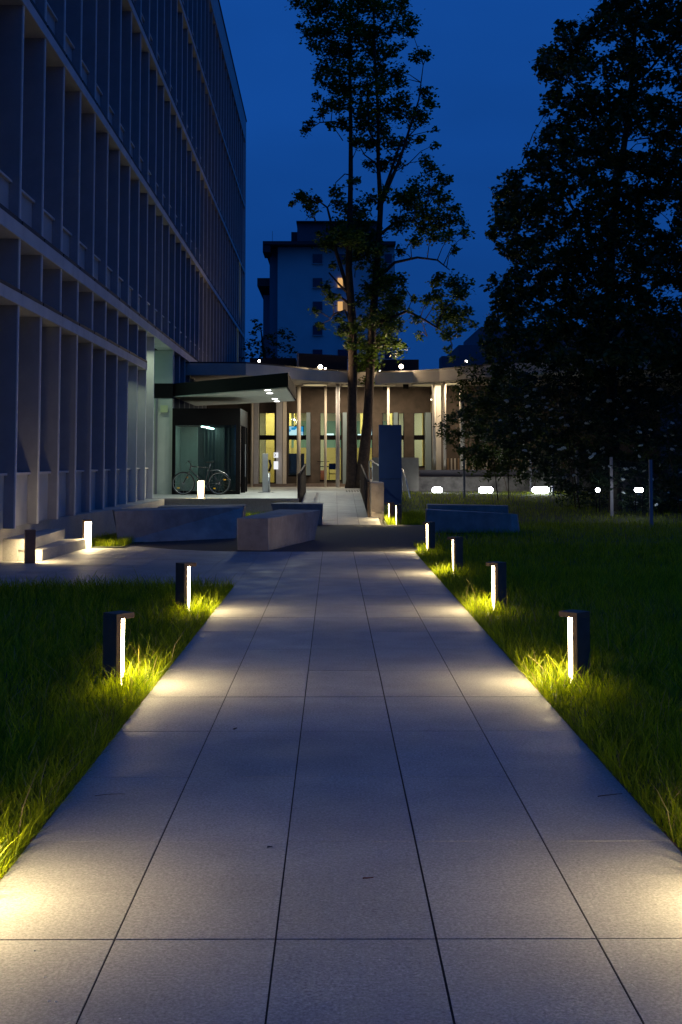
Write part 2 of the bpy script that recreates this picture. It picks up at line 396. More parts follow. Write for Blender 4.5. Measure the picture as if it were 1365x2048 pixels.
# ------------------------------------------------------------------ steps on the left
st = thing('steps', 'pale granite steps leading up to the office walkway beside two lit bollards', 'steps', (-4.4, 18.7, 0))
b_ = MB(); b_.prism([(-2.6, 0.05, 0), (0.03, 0.05, 0), (0.17, 2.65, 0), (-2.6, 2.65, 0)], [(-2.6, 0.05, 0.165), (0.03, 0.05, 0.165), (0.17, 2.65, 0.165), (-2.6, 2.65, 0.165)])
b_.build('step', M_STEP, st, bev=0.006)
b_ = MB(); b_.prism([(-2.6, 0.0, 0.166), (-0.12, 0.0, 0.166), (-0.20, 2.68, 0.166), (-2.6, 2.68, 0.166)], [(-2.6, 0.0, 0.33), (-0.12, 0.0, 0.33), (-0.20, 2.68, 0.33), (-2.6, 2.68, 0.33)])
b_.build('step', M_STEP, st, bev=0.006)
b_ = MB(); b_.prism([(-2.6, 0.03, 0.331), (-0.60, 0.03, 0.331), (-0.66, 2.60, 0.331), (-2.6, 2.6, 0.331)], [(-2.6, 0.03, 0.49), (-0.60, 0.03, 0.49), (-0.66, 2.6, 0.49), (-2.6, 2.6, 0.49)])
b_.build('step', M_STEP, st, bev=0.006)
b_ = MB(); b_.box((-2.6, -0.004, 0.002), (-0.32, 0.05, 0.325)); b_.build('riser', M_STEP, st)

# ------------------------------------------------------------------ bollard lights
def bollard_mat():
    m = bpy.data.materials.new('led_diffuser'); m.use_nodes = True; t = m.node_tree; t.nodes.clear()
    out = t.nodes.new('ShaderNodeOutputMaterial'); e = t.nodes.new('ShaderNodeEmission'); tcx = t.nodes.new('ShaderNodeTexCoord')
    sp = t.nodes.new('ShaderNodeSeparateXYZ'); mr = t.nodes.new('ShaderNodeMapRange')
    mr.inputs['From Min'].default_value = 0.03; mr.inputs['From Max'].default_value = 0.34
    mr.inputs['To Min'].default_value = 0.10; mr.inputs['To Max'].default_value = 1.0
    mu = t.nodes.new('ShaderNodeMath'); mu.operation = 'MULTIPLY'; mu.inputs[1].default_value = LED
    e.inputs['Color'].default_value = (1.0, 0.76, 0.40, 1)
    t.links.new(tcx.outputs['Object'], sp.inputs[0]); t.links.new(sp.outputs['Z'], mr.inputs['Value']); t.links.new(mr.outputs['Result'], mu.inputs[0])
    t.links.new(mu.outputs[0], e.inputs['Strength']); t.links.new(e.outputs[0], out.inputs['Surface']); return m
LED = 70.0
M_LED = bollard_mat()
BH = 0.485
def make_bollard(label, loc, rz):
    # square plan set cornerwise; the corner towards the path is cut away below the cap and holds the lit panel
    t = thing('bollard_light', label, 'bollard light', loc, rz, 'bollard lights along the paths')
    ring = [(-0.104, 0), (0, -0.104), (0.027, -0.077), (0.027, 0.077), (0, 0.104)]
    MB().prism([(x, y, -0.03) for x, y in ring], [(x, y, BH - 0.036) for x, y in ring]).build('post', M_BROWN, t, bev=0.0012)
    sq = [(-0.104, 0), (0, -0.104), (0.104, 0), (0, 0.104)]
    MB().prism([(x, y, BH - 0.0358) for x, y in sq], [(x, y, BH) for x, y in sq]).build('cap', M_BROWN, t, bev=0.0012)
    q = MB(); q.box((0.0272, -0.072, 0.0), (0.031, 0.072, BH - 0.037)); q.build('diffuser', M_LED, t)
    lamp_area('bulb', (0.055, 0.0, BH - 0.044), 0.05, 15, (1.0, 0.77, 0.38), t, (0, rad(-8), 0), size_y=0.09, spread=150)
    return t
bol = []
def place_bollard(label, x, y, z, ang):
    if not bol:
        o = make_bollard(label, (x, y, z), ang); bol.append(o); return o
    src = bol[0]
    c = src.copy(); COL.objects.link(c); c.location = (x, y, z); c.rotation_euler = (0, 0, ang); c['label'] = label
    for ch in src.children:
        d = ch.copy(); COL.objects.link(d); d.parent = c
    return c
XL, XR = -1.44, 1.625
for lab, x, y, z, a, mi in [
    ('bollard light in the left lawn nearest the camera, tall grass at its foot', XL, 8.40, 0, rad(0), False),
    ('second bollard light in the left lawn, just before the lawn ends at the plaza', XL - 0.03, 12.45, 0, rad(0), False),
    ('bollard light in the left lawn outside the frame beside the nearest paving', XL, 4.30, 0, rad(0), False),
    ('bollard light in the right lawn outside the frame beside the nearest paving', XR, 4.25, 0, rad(180), True),
    ('largest bollard light in the right lawn, nearest the camera', XR, 8.45, 0, rad(180), True),
    ('second nearest bollard light of the right hand row', XR, 12.5, 0, rad(180), True),
    ('third bollard light of the right hand row, before the blocks', XR - 0.01, 16.6, 0, rad(180), True),
    ('bollard light at the far end of the right hand row by the asphalt', XR - 0.05, 20.65, 0, rad(180), True),
    ('nearer small bollard light in bright grass at the foot of the blue sign', 1.50, 29.35, -0.02, rad(180), True),
    ('farther small bollard light in bright grass at the foot of the blue sign', 1.37, 30.25, 0.0, rad(180), True),
    ('dark bollard light seen from behind, lighting the front of the granite steps', -4.46, 18.35, 0, rad(66), False),
    ('white glowing bollard light facing the camera at the upper end of the granite steps', -4.24, 21.45, 0, rad(-36), False),
    ('white glowing bollard light on the terrace in front of the parked bicycle', -3.54, 33.2, 0.5, rad(-88), False)]:
    place_bollard(lab, x, y, z, a + rad(random.uniform(-3, 3)))

# ------------------------------------------------------------------ concrete benches
def bench(label, bot, top, z0=0.0, zt=0.5, bev=0.012):
    cx = sum(p[0] for p in bot) / len(bot); cy = sum(p[1] for p in bot) / len(bot)
    q = MB(); q.prism([(x - cx, y - cy, 0) for x, y in bot], [(p[0] - cx, p[1] - cy, (p[2] if len(p) > 2 else zt) - z0) for p in top])
    o = q.build('concrete_bench', M_BENCH, None, loc=(cx, cy, z0), bev=bev)
    return tag(o, label, 'bench', 'angular concrete benches around the asphalt')
bench('wedge shaped concrete bench standing nearest on the asphalt, its corner towards the camera',
      [(-1.61, 20.86), (-1.09, 20.74), (-0.36, 23.6), (-1.05, 24.1)], [(-1.62, 20.86, .54), (-1.09, 20.74, .54), (-0.25, 24.0, .55), (-1.06, 24.3, .55)])
bench('long low concrete bench at the left of the asphalt, warm lit at its left end',
      [(-3.90, 22.55), (-1.88, 24.10), (-2.3, 25.0), (-4.05, 23.5)], [(-3.95, 22.45, .59), (-1.80, 25.0, .57), (-2.25, 25.75, .57), (-4.15, 23.35, .59)])
bench('dark concrete bench half hidden behind the long left bench before the terrace',
      [(-3.9, 27.6), (-2.05, 27.2), (-2.0, 27.8), (-3.9, 28.2)], [(-3.9, 27.6, .48), (-1.95, 27.2, .52), (-1.95, 27.85, .52), (-3.9, 28.2, .48)])
bench('dark blue looking concrete bench at the foot of the ramp behind the wedge bench',
      [(-1.35, 29.3), (-0.27, 29.02), (-0.27, 29.8), (-1.3, 30.1)], [(-1.48, 29.3, .49), (-0.25, 29.0, .49), (-0.25, 29.85, .49), (-1.3, 30.2, .49)])
bench('concrete bench in the right lawn, nearer of the two, with a rounded right end',
      [(1.92, 25.9), (3.70, 25.9), (3.86, 26.0), (3.92, 26.2), (3.86, 26.45), (3.6, 26.55), (1.95, 26.5)],
      [(1.92, 25.9, .48), (3.68, 25.9, .40), (3.82, 26.0, .38), (3.87, 26.2, .37), (3.82, 26.45, .37), (3.6, 26.55, .38), (1.95, 26.5, .48)])
bench('concrete bench in the right lawn, farther of the two, its top edge glinting',
      [(2.25, 30.0), (4.22, 30.0), (4.28, 30.5), (2.28, 30.6)], [(2.25, 30.0, .44), (4.20, 30.0, .41), (4.26, 30.5, .41), (2.28, 30.6, .44)])

# ------------------------------------------------------------------ office building on the left
off = thing('office_building', 'long dark office building with rows of tall concrete fins on the left', 'building', (-4.55, 0, 0), 0.0073)
PITCHF = 1.4645
def finy(i): return 15.44 + PITCHF * i
NF = 38
levels = [(0.5, 3.80), (3.98, 4.80), (5.02, 8.36), (8.54, 12.05), (12.23, 15.78), (15.96, 19.60)]
bands = [(3.80, 3.98), (4.80, 5.02), (8.36, 8.54), (12.05, 12.23), (15.78, 15.96)]
YEND = finy(NF - 1) + 0.5
box('core_wall', (-14, 12.0, 0.0), (-0.75, YEND, 19.6), M_FLASH_SHADE, off)
for li, (z0, z1) in enumerate(levels):
    for i in range(NF):
        y = finy(i)
        if i >= 12 and li == 1: continue
        zz1 = 4.80 if (li == 0 and i >= 12) else z1
        if li == 0 and i in (13, 14): continue
        if y > YEND - 0.6: continue
        dd = -0.62 if (li == 0 and i == 12) else -0.43
        box('fin', (dd, y - 0.032, z0), (-0.0205, y + 0.032, zz1), M_FINS_SHADED if not (li == 0 and i >= 9 and i <= 12) else M_CONC, off)
        box('fin_edge', (-0.02, y - 0.037, z0), (0.0, y + 0.037, zz1), M_EDGE_LIT, off)  # pale strip painting the light that falls on the fin front
for z0, z1 in bands:
    for k in range(-1, 10):
        a = finy(k * 4) + 0.004; e = min(finy(k * 4 + 4) - 0.004, YEND)
        if z0 == 3.80:
            if a >= finy(11) - 0.1 or e > finy(12) + .1: 
                if a < finy(11) - 0.1: e = finy(11)
                else: continue
            e = min(e, finy(11) + 0.03)
        box('floor_band', (-0.45, a, z0), (0.022, e, z1), M_CONC, off)
for li, (z0, z1) in enumerate(levels):
    for i in range(NF - 2):
        y0, y1 = finy(i) + 0.04, finy(i + 1) - 0.04
        if li == 1:
            if i >= 11: continue
            box('recess_panel', (-0.42, y0, z0), (-0.38, y1, z1), M_PANEL, off)
            box('flashing', (-0.36, y0, z0), (0.03, y1, z0 + 0.05), M_FLASH_SHADE, off); continue  # dark strip painting the recess shadow above the floor band
        if li == 0 and i in (12, 13, 14): continue
        sh = 0.78 if li == 0 else 0.62
        zt = 4.80 if (li == 0 and i >= 11) else z1
        box('spandrel_panel', (-0.40, y0, z0), (-0.17, y1, z0 + sh), M_PANEL, off)
        box('sill', (-0.40, y0, z0 + sh), (-0.12, y1, z0 + sh + 0.035), M_CONC, off)
        lit = (li == 3 and i == 34) or (li == 2 and i in (33,))
        box('window', (-0.44, y0, z0 + sh + 0.036), (-0.41, y1, zt), M_BLIND if not lit else emit('lit_blind', (0.62, 0.85, 0.62), 0.16), off)
        if li > 1: box('flashing', (-0.16, y0, z0), (0.028, y1, z0 + 0.06), M_FLASH_SHADE, off)  # shadow of the recess above each upper band, painted as a dark strip
box('parapet', (-0.5, 12.0, 19.60), (0.03, YEND, 20.90), M_CONC, off)
box('parapet_cap', (-0.55, 12.0, 20.90), (0.07, YEND + 0.03, 20.97), M_FLASH_SHADE, off)
box('end_pier', (-13, YEND - 0.55, 0.5), (0.03, YEND, 19.6), M_CONC, off)
# entrance recess
ry = 37.05
box('wing_wall', (-0.66, ry, 0.5), (0.0, ry + 0.12, 4.79), M_WHITE if False else mat('pale_render', (0.50, 0.54, 0.47), 0.8, noise=0.08, nscale=2), off)
PALE = MATS['pale_render']
box('recess_wall', (-0.72, finy(12) + .04, 0.5), (-0.66, ry, 2.9), PALE, off)
box('recess_window', (-0.70, finy(12) + .04, 2.9), (-0.66, ry, 4.79), emit('teal_window', (0.35, 0.75, 0.62), 0.30), off)
box('lintel', (-0.68, ry - 0.03, 3.36), (0.02, ry - 0.002, 3.80), M_BLACK, off)
box('downpipe', (-0.50, ry - 0.08, 0.5), (-0.43, ry - 0.02, 3.35), M_GALV, off)
pl = box('wall_plaque', (-5.16, 36.93, 2.93), (-4.94, 36.95, 3.14), mat('plaque_yellow', (0.50, 0.55, 0.30), 0.5))
tag(pl, 'small pale yellow plaque on the lit wall left of the glass entrance', 'sign')
# small soffit downlights in the bays beside the entrance
for i, (xx, yy, zz, pw) in enumerate([(-0.22, finy(9) + .72, 3.79, 3), (-0.22, finy(10) + .72, 3.79, 4), (-0.22, finy(11) + .72, 4.79, 12), (-0.30, 35.4, 4.79, 13)]):
    d = thing('soffit_downlight', ['downlight in the ceiling of the second bay left of the entrance recess', 'downlight in the ceiling of the bay beside the tall lit bay',
               'downlight in the ceiling of the tall lit bay', 'downlight in the ceiling of the entrance recess'][i], 'lamp', (-4.55 + xx - .0073 * yy, yy, zz), 0, 'downlights in the facade ceilings')
    MB().disc((0, 0, -0.012), 0.05, 0.012).build('trim', M_WHITE, d)
    lamp_area('bulb', (0, 0, -0.02), 0.09, pw, (0.80, 1.0, 0.70), d, (0, 0, 0), spread=130)

# ------------------------------------------------------------------ entrance canopy and glass vestibule
can = thing('entrance_canopy', 'flat black canopy with a white underside over the office entrance', 'canopy', (-3.0, 38, 3.4))
cp = [(-4.86, 37.2), (-1.2, 32.45), (-1.2, 39.7), (-4.86, 43.4)]
lp = [(x + 3.0, y - 38) for x, y in cp]
MB().prism([(x, y, 0.03) for x, y in lp], [(x, y, 0.40) for x, y in lp]).build('fascia', M_BLACK, can)
def shrink(P, k):
    cx = sum(p[0] for p in P) / 4; cy = sum(p[1] for p in P) / 4
    return [(cx + (x - cx) * k, cy + (y - cy) * k) for x, y in P]
sp_ = shrink(lp, 0.975)
MB().prism([(x, y, 0.0) for x, y in sp_], [(x, y, 0.028) for x, y in sp_]).build('soffit', mat('soffit_white', (0.80, 0.83, 0.74), 0.6), can)
for (px, py) in ((536, 781), (540, 787), (550, 798), (554, 803)):
    x, y = gp(px, py, 3.39)
    o = MB().disc((x + 3, y - 38, -0.012), 0.085, 0.011, 20).build('downlight', emit('downlight_glow', (1, 1, 0.95), 9.0), can)
    lamp_area('bulb', (x + 3, y - 38, -0.03), 0.16, 52, (0.92, 1.0, 0.86), can)
vs = thing('glass_vestibule', 'glass entrance box with a thick black frame under the canopy', 'entrance', (-4.80, 36.9, 0.5))
VW, VD = 2.02, 3.1
box('top_beam', (0, 0, 2.05), (VW, VD, 2.55), M_BLACK, vs)
for nm, lo, hi in (('post', (0, 0, 0), (0.09, 0.10, 2.05)), ('post', (VW - 0.13, 0, 0), (VW, 0.10, 2.05)), ('bottom_rail', (0.09, 0.01, 0), (VW - 0.13, 0.09, 0.10)),
                   ('post', (VW - 0.10, 1.75, 0), (VW + 0.03, 1.90, 2.05)), ('post', (VW - 0.08, VD - 0.1, 0), (VW, VD, 2.05))):
    box(nm, lo, hi, M_BLACK, vs)
box('pane', (0.09, 0.04, 0.10), (VW - 0.13, 0.052, 2.05), glass_mat('entrance_glass', (0.72, 0.88, 0.86), 1.7), vs)
box('pane', (VW - 0.05, 0.10, 0.02), (VW - 0.04, 1.75, 2.05), M_GLASS, vs)
box('pane', (VW - 0.05, 1.90, 0.02), (VW - 0.04, VD - .1, 2.05), M_GLASS, vs)
box('rear_wall', (0.0, VD, 0), (1.65, VD + 0.08, 2.5), mat('teal_wall', (0.08, 0.11, 0.12), 0.6, noise=0.3, nscale=1.5), vs)
box('side_wall', (-0.05, 0.10, 0), (0.0, VD, 2.5), PALE, vs)
box('inner_panel', (0.02, 1.9, 0), (0.55, 1.96, 2.5), PALE, vs)
box('curtain_rib', (1.0, 2.9, 0), (1.3, 2.98, 2.3), mat('grey_fabric', (0.16, 0.18, 0.17), 0.9), vs)
for k in range(7): box('louvre', (0.62 + k * 0.13, 2.99, 0), (0.66 + k * 0.13, 3.05, 2.2), MATS['grey_fabric'], vs)
box('door_bar', (VW + 0.04, 1.5, 0.5), (VW + 0.06, 1.53, 1.5), M_STEEL, vs)
for k, (a, e) in enumerate(((0.35, 1.5), (1.85, 2.9))):
    lt = thing('strip_light', ['front fluorescent strip light inside the glass entrance box', 'rear fluorescent strip light inside the glass entrance box'][k], 'lamp', (-4.80 + 0.85, 36.9 + a, 2.50), -0.08, 'strip lights in the entrance')
    box('tube', (-0.03, 0, 0), (0.03, e - a, 0.03), emit('tube_glow', (0.85, 1, 0.95), 12.0), lt)
    box('housing', (-0.045, -0.02, 0.03), (0.045, e - a + 0.02, 0.05), M_WHITE, lt)

# ------------------------------------------------------------------ bicycle
def bicycle():
    t = thing('bicycle', 'black mountain bike with yellow reflectors parked against the glass entrance', 'bicycle', (-3.88, 36.45, 0.5), rad(2))
    H_ = 0.335; fx, rx = -0.52, 0.52
    paint = mat('bike_paint', (0.03, 0.03, 0.033), 0.3, spec=0.7); rub = mat('rubber', (0.02, 0.02, 0.02), 0.8); al = mat('bike_alloy', (0.55, 0.55, 0.56), 0.3, metal=0.9)
    for x in (fx, rx):
        w = link('wheel', None, t, (x, 0, H_)) if False else MB().torus((x, 0, H_), 0.30, 0.010, 36, 6).build('wheel', al, t, True)
        MB().torus((x, 0, H_), 0.318, 0.022, 40, 8).build('tyre', rub, w, True)
        q = MB()
        for k in range(16):
            a = math.pi * 2 * k / 16; q.tube([(x + 0.02*math.cos(a+1), (-1)**k*0.02, H_ + 0.02*math.sin(a+1)), (x + 0.3*math.cos(a), 0, H_ + 0.3*math.sin(a))], 0.0016, 4)
        q.build('spokes', al, w)['kind'] = 'stuff'
        MB().disc((x, -0.035, H_), 0.022, 0.07, 14, 'y').build('hub', al, w)
        for a in ((1.05, 3.9) if x < 0 else (0.55, 4.0)):
            MB().box((x + 0.2*math.cos(a) - 0.035, -0.012, H_ + 0.2*math.sin(a) - 0.018), (x + 0.2*math.cos(a) + 0.035, 0.0, H_ + 0.2*math.sin(a) + 0.018)).build('reflector', mat('amber_reflector', (0.8, 0.42, 0.02), 0.3, emis=None), w)
    head_t, head_b, bb_, seat_t = (-0.30, 0, 0.86), (-0.335, 0, 0.72), (0.09, 0, 0.31), (0.235, 0, 0.78)
    q = MB(); q.tube([head_b, head_t], 0.021); q.tube([(-0.31, 0, 0.83), seat_t], 0.017); q.tube([(-0.33, 0, 0.75), bb_], 0.022); q.tube([bb_, seat_t], 0.017)
    for s in (-1, 1):
        q.tube([bb_, (rx, s*0.055, H_)], 0.011); q.tube([(0.225, 0, 0.75), (0.40, s*0.05, 0.5), (rx, s*0.055, H_)], 0.009)
    q.build('frame', paint, t, True)
    q = MB()
    for s in (-1, 1): q.tube([(-0.345, s*0.05, 0.68), (fx, s*0.055, H_)], [0.017, 0.011])
    q.tube([(-0.345, -0.055, 0.68), (-0.345, 0.055, 0.68)], 0.018); q.build('fork', paint, t, True)
    q = MB(); q.tube([head_t, (-0.33, 0, 0.93), (-0.37, 0, 0.96)], 0.014); q.tube([(-0.36, -0.30, 0.98), (-0.37, -0.12, 0.96), (-0.37, 0.12, 0.96), (-0.36, 0.30, 0.98)], 0.012)
    q.build('handlebar', paint, t, True)
    q = MB(); q.tube([(-0.36, -0.31, 0.98), (-0.36, -0.19, 0.972)], 0.017); q.tube([(-0.36, 0.19, 0.972), (-0.36, 0.31, 0.98)], 0.017); q.tube([(-0.40, -0.2, 0.95), (-0.44, -0.2, 0.92)], 0.006); q.build('grips', rub, t, True)
    MB().tube([seat_t, (0.265, 0, 0.92)], 0.013).build('seat_post', al, t, True)
    MB().prism([(0.12, -0.02, 0.925), (0.12, 0.02, 0.925), (0.30, 0.06, 0.93), (0.37, 0.065, 0.94), (0.37, -0.065, 0.94), (0.30, -0.06, 0.93)][::-1],
               [(0.12, -0.015, 0.955), (0.12, 0.015, 0.955), (0.30, 0.05, 0.965), (0.37, 0.055, 0.975), (0.37, -0.055, 0.975), (0.30, -0.05, 0.965)][::-1]).build('saddle', rub, t, bev=0.006)
    MB().torus((bb_[0], -0.03, bb_[2]), 0.085, 0.006, 28, 5).build('chainring', al, t, True)
    MB().torus((rx, -0.04, H_), 0.05, 0.012, 20, 5).build('cassette', paint, t, True)
    MB().tube([(bb_[0], -0.032, bb_[2] + 0.088), (rx, -0.04, H_ + 0.055)], 0.005).build('chain', paint, t)
    MB().tube([(bb_[0], -0.032, bb_[2] - 0.088), (rx, -0.04, H_ - 0.055)], 0.005).build('chain', paint, t)
    q = MB(); q.tube([(bb_[0], -0.06, bb_[2]), (bb_[0] + 0.10, -0.065, bb_[2] - 0.13)], 0.009); q.tube([(bb_[0], 0.06, bb_[2]), (bb_[0] - 0.10, 0.065, bb_[2] + 0.13)], 0.009); q.build('crank', al, t, True)
    MB().box((bb_[0] + 0.05, -0.15, bb_[2] - 0.15), (bb_[0] + 0.15, -0.07, bb_[2] - 0.125)).build('pedal', rub, t)
    MB().box((bb_[0] - 0.15, 0.07, bb_[2] + 0.12), (bb_[0] - 0.05, 0.15, bb_[2] + 0.145)).build('pedal', rub, t)
    MB().tube([(rx - 0.25, 0, 0.70), (rx - 0.05, 0, 0.73), (rx + 0.22, 0, 0.60), (rx + 0.33, 0, 0.42)], 0.012, 6).build('mudguard', al, t, True)
bicycle()

# ------------------------------------------------------------------ steel call post, railings, pillar, sign
cpst = thing('call_post', 'slim brushed steel call post with a curved foot on the terrace', 'post', (-2.16, 39.2, 0.5))
box('column', (-0.085, -0.05, 0.0), (0.085, 0.07, 1.22), M_STEEL, cpst, 0.004)
MB().disc((0.11, 0.04, 0.0), 0.045, 0.62, 16).build('lower_tube', M_STEEL, cpst, True)
box('base_plate', (-0.22, -0.12, 0.0), (0.26, 0.16, 0.012), M_GALV, cpst)
MB().tube([(0.12, 0.0, 0.66), (0.18, -0.02, 0.84), (0.14, 0, 1.0), (0.10, 0, 1.0)], 0.035, 8).build('handset', M_BLACK, cpst, True)

def railing(label, a, b, za, zb, name='ramp_railing'):
    t = thing(name, label, 'railing', (a[0], a[1], za), 0)
    dx, dy, dz = b[0] - a[0], b[1] - a[1], zb - za
    n = 26
    for i in range(n):
        f = i / (n - 1); q = MB(); x, y, z = dx*f, dy*f, dz*f
        q.box((x - 0.02, y - 0.006, z), (x + 0.02, y + 0.006, z + 0.84)); q.build('baluster', M_RAILD, t)
    MB().tube([(0, -0.05, 0.86), (dx, dy + 0.05, dz + 0.86)], 0.024, 8).build('handrail', M_RAILD, t, True)
    for f, h in ((0, 0.90), (1, 0.90)):
        MB().box((dx*f - 0.03, dy*f - 0.03, dz*f - 0.02), (dx*f + 0.03, dy*f + 0.03, dz*f + h)).build('post', M_RAILD, t)
    MB().tube([(0, 0, 0.08), (dx, dy, dz + 0.08)], 0.015, 6).build('bottom_rail', M_RAILD, t)
railing('dark bar railing along the left side of the ramp', (-0.93, 32.9), (-0.90, 39.0), 0.26, 0.5)
railing('dark bar railing along the right side of the ramp beside the concrete pillar', (0.87, 31.0), (0.86, 39.0), 0.10, 0.5)
pw = box('pillar_wall', (0.92, 31.0, -0.05), (1.25, 32.4, 0.95), M_BENCH, None, 0.006)
tag(pw, 'short upright concrete pillar wall at the right foot of the ramp', 'wall')
pw2 = box('planter_wall', (0.95, 36.5, 0.2), (1.5, 46, 0.80), mat('pale_wall', (0.42, 0.38, 0.33), 0.8, noise=0.1), None)
tag(pw2, 'low pale wall behind the blue sign beside the tree trunks', 'wall')
stl = thing('sign_stele', 'tall plain blue upright sign panel beside the ramp', 'sign', (1.60, 35.6, 0.16))
box('upper_panel', (-0.31, -0.07, 0.82), (0.34, 0.07, 2.36), M_STELE, stl, 0.003)
box('lower_panel', (-0.31, -0.07, 0.02), (0.34, 0.07, 0.805), M_STELE, stl, 0.003)
box('plinth', (-0.28, -0.05, -0.1), (0.30, 0.05, 0.02), M_FLASH_SHADE, stl)
box('joint', (-0.30, -0.06, 0.805), (0.33, 0.06, 0.82), M_FLASH_SHADE, stl)
hr = thing('stair_handrail', 'pale tubular stair handrail showing left of the blue sign', 'handrail', (1.15, 40, 0.5))
q = MB(); q.tube([(0, 0, 0.1), (0, 0, 0.98), (0.04, -0.1, 1.0), (0.40, -3.2, 0.72)], 0.022, 8); q.build('rail', M_STEEL, hr, True)
MB().tube([(0.08, -0.3, 0.1), (0.08, -0.3, 0.97)], 0.016, 8).build('post', M_STEEL, hr, True)
hr2 = thing('stair_handrail', 'pale tubular handrail sloping down right of the blue sign', 'handrail', (2.12, 39, 0.4))
a3, b3 = at(804, 938, 39), at(821, 997, 34.5)
MB().tube([(a3[0]-2.12, -0.0, a3[2]-0.4), (a3[0]+.03-2.12, -0.3, a3[2]-0.42), (b3[0]-2.12, -4.5, b3[2]-0.4)], 0.022, 8).build('rail', M_STEEL, hr2, True)
MB().tube([(a3[0]-2.12, 0.0, -0.1), (a3[0]-2.12, 0.0, a3[2]-0.4)], 0.02, 8).build('post', M_STEEL, hr2, True)

# ------------------------------------------------------------------ pavilion
PY = 48.0
def px(x, Y=PY): return at(x, 900, Y)[0]
def pz(y, Y=PY): return at(668, y, Y)[2]
pav = thing('pavilion', 'low glazed pavilion with a curved roof edge and tall thin columns', 'pavilion', (0, PY, 0.5))
def PB(name, x0, x1, z0, z1, y0, y1, m, parent=None):      # world coordinates -> pavilion child
    return box(name, (x0, y0 - PY, z0 - 0.5), (x1, y1 - PY, z1 - 0.5), m, parent or pav)
curve = [(-6.0, 41.4), (-4.9, 41.4), (-2.95, 41.5), (-2.4, 42.1), (-1.7, 43.0), (-0.9, 44.2), (0.2, 45.2), (1.6, 45.8), (2.9, 45.4), (3.8, 44.5), (4.7, 43.1), (6.0, 41.4), (8.0, 39.8), (11, 38.6), (15, 38)]
back = [(15, 62), (-6.0, 62)]
rp = [(x, y - PY) for x, y in curve + back]
MB().prism([(x, y, 3.85) for x, y in rp], [(x, y, 4.25) for x, y in rp]).build('roof', M_ROOF, pav)
rt = [(x, y + 0.25 if y < 60 else y) for x, y in curve + back]
MB().prism([(x, y - PY, 4.252) for x, y in rt], [(x, y - PY, 4.32) for x, y in rt]).build('roof_edge_sheet', M_FLASH_SHADE, pav)
WIN = [(518, 551, 965), (577, 622, 950), (640, 684, 960), (712, 746, 935), (765, 787, 935), (797, 809, 932), (828, 851, 932)]
ZH = pz(826); ZB = 0.5
PB('header_wall', -5.2, px(862), ZH, 4.35, PY, PY + 0.25, M_WOODW)
edges = [480] + [v for w in WIN for v in w[:2]] + [866]
for k in range(0, len(edges), 2):
    PB('pier', px(edges[k]), px(edges[k + 1]), ZB, ZH, PY, PY + 0.25, M_WOODW)
PB('brown_wall', px(866), 12.5, 0.5, 4.35, PY - 0.6, PY - 0.3, M_WOODW)
for (a, b, bt) in WIN:
    fr = PB('window', px(a), px(b), pz(bt) - 0.06, pz(bt), PY + 0.02, PY + 0.10, M_BLACK)
    w = (px(b) - px(a)) / 2; h0 = pz(bt); cx_, cz_ = 0, 0
    def sub(nm, lo, hi, m): return box(nm, lo, hi, m, fr)
    zc = h0 - 0.03 - 0.0
    # local coordinates of the sill piece
    zb = 0.03; zt = ZH - (h0 - 0.03)
    sub('pane', (-w, -0.01, zb), (w, 0.0, zt), M_GLASS)
    tz = pz(875) - (h0 - 0.03)
    sub('transom', (-w, -0.04, tz - 0.09), (w, 0.04, tz + 0.09), M_BLACK)
    for s in (-1, 1): sub('frame', (s*w - 0.03 if s > 0 else -w, -0.04, zb), (w if s > 0 else -w + 0.03, 0.04, zt), M_FLASH_SHADE)
    PB('apron_wall', px(a), px(b), 0.5, pz(bt) - 0.06, PY + 0.01, PY + 0.2, M_WOODW)
for (a, b, bt, m) in [(508, 517, 975, M_PIER), (553, 565, 975, M_PIER), (566, 573, 975, M_COLUMN), (613, 621, 950, M_TEALP), (686, 694, 968, M_TEALP), (788, 796, 932, M_TEALP), (852, 863, 940, M_TEALP)]:
    PB('pilaster', px(a, PY - .5), px(b, PY - .5), max(0.5, pz(bt)), 4.35 if m is not M_TEALP else ZH, PY - 0.55, PY - 0.02, m)
PB('plinth', px(495), px(700), 0.5, pz(967), PY - 0.6, PY + 0.0, mat('plinth_stone', (0.20, 0.15, 0.12), 0.85, noise=0.3, nscale=3))
for (a, b, Y, m) in [(502, 507, 47.2, M_COLUMN), (594, 602, 47.1, M_COLUMN), (649, 654, 47.2, M_COLUMN), (672, 680, 46.3, M_PIER), (775, 780, 46.9, M_COLUMN),
                     (865, 873, 45.4, M_CREAM), (886, 893, 45.0, M_COLUMN), (920, 930, 44.6, M_COLUMN), (1000, 1007, 44, M_COLUMN), (1046, 1052, 43.6, M_COLUMN)]:
    x0, x1 = at(a, 900, Y)[0], at(b, 900, Y)[0]
    q = MB(); q.disc(((x0 + x1) / 2, Y - PY, 0.0 if a < 800 else 0.55), (x1 - x0) / 2, 3.85 - (0 if a < 800 else 0.55), 14)
    q.build('column', m, pav, True)
PB('column_wall', px(874, 46), px(883, 46), 1.1, 4.35, 46, 47.4, M_CREAM)
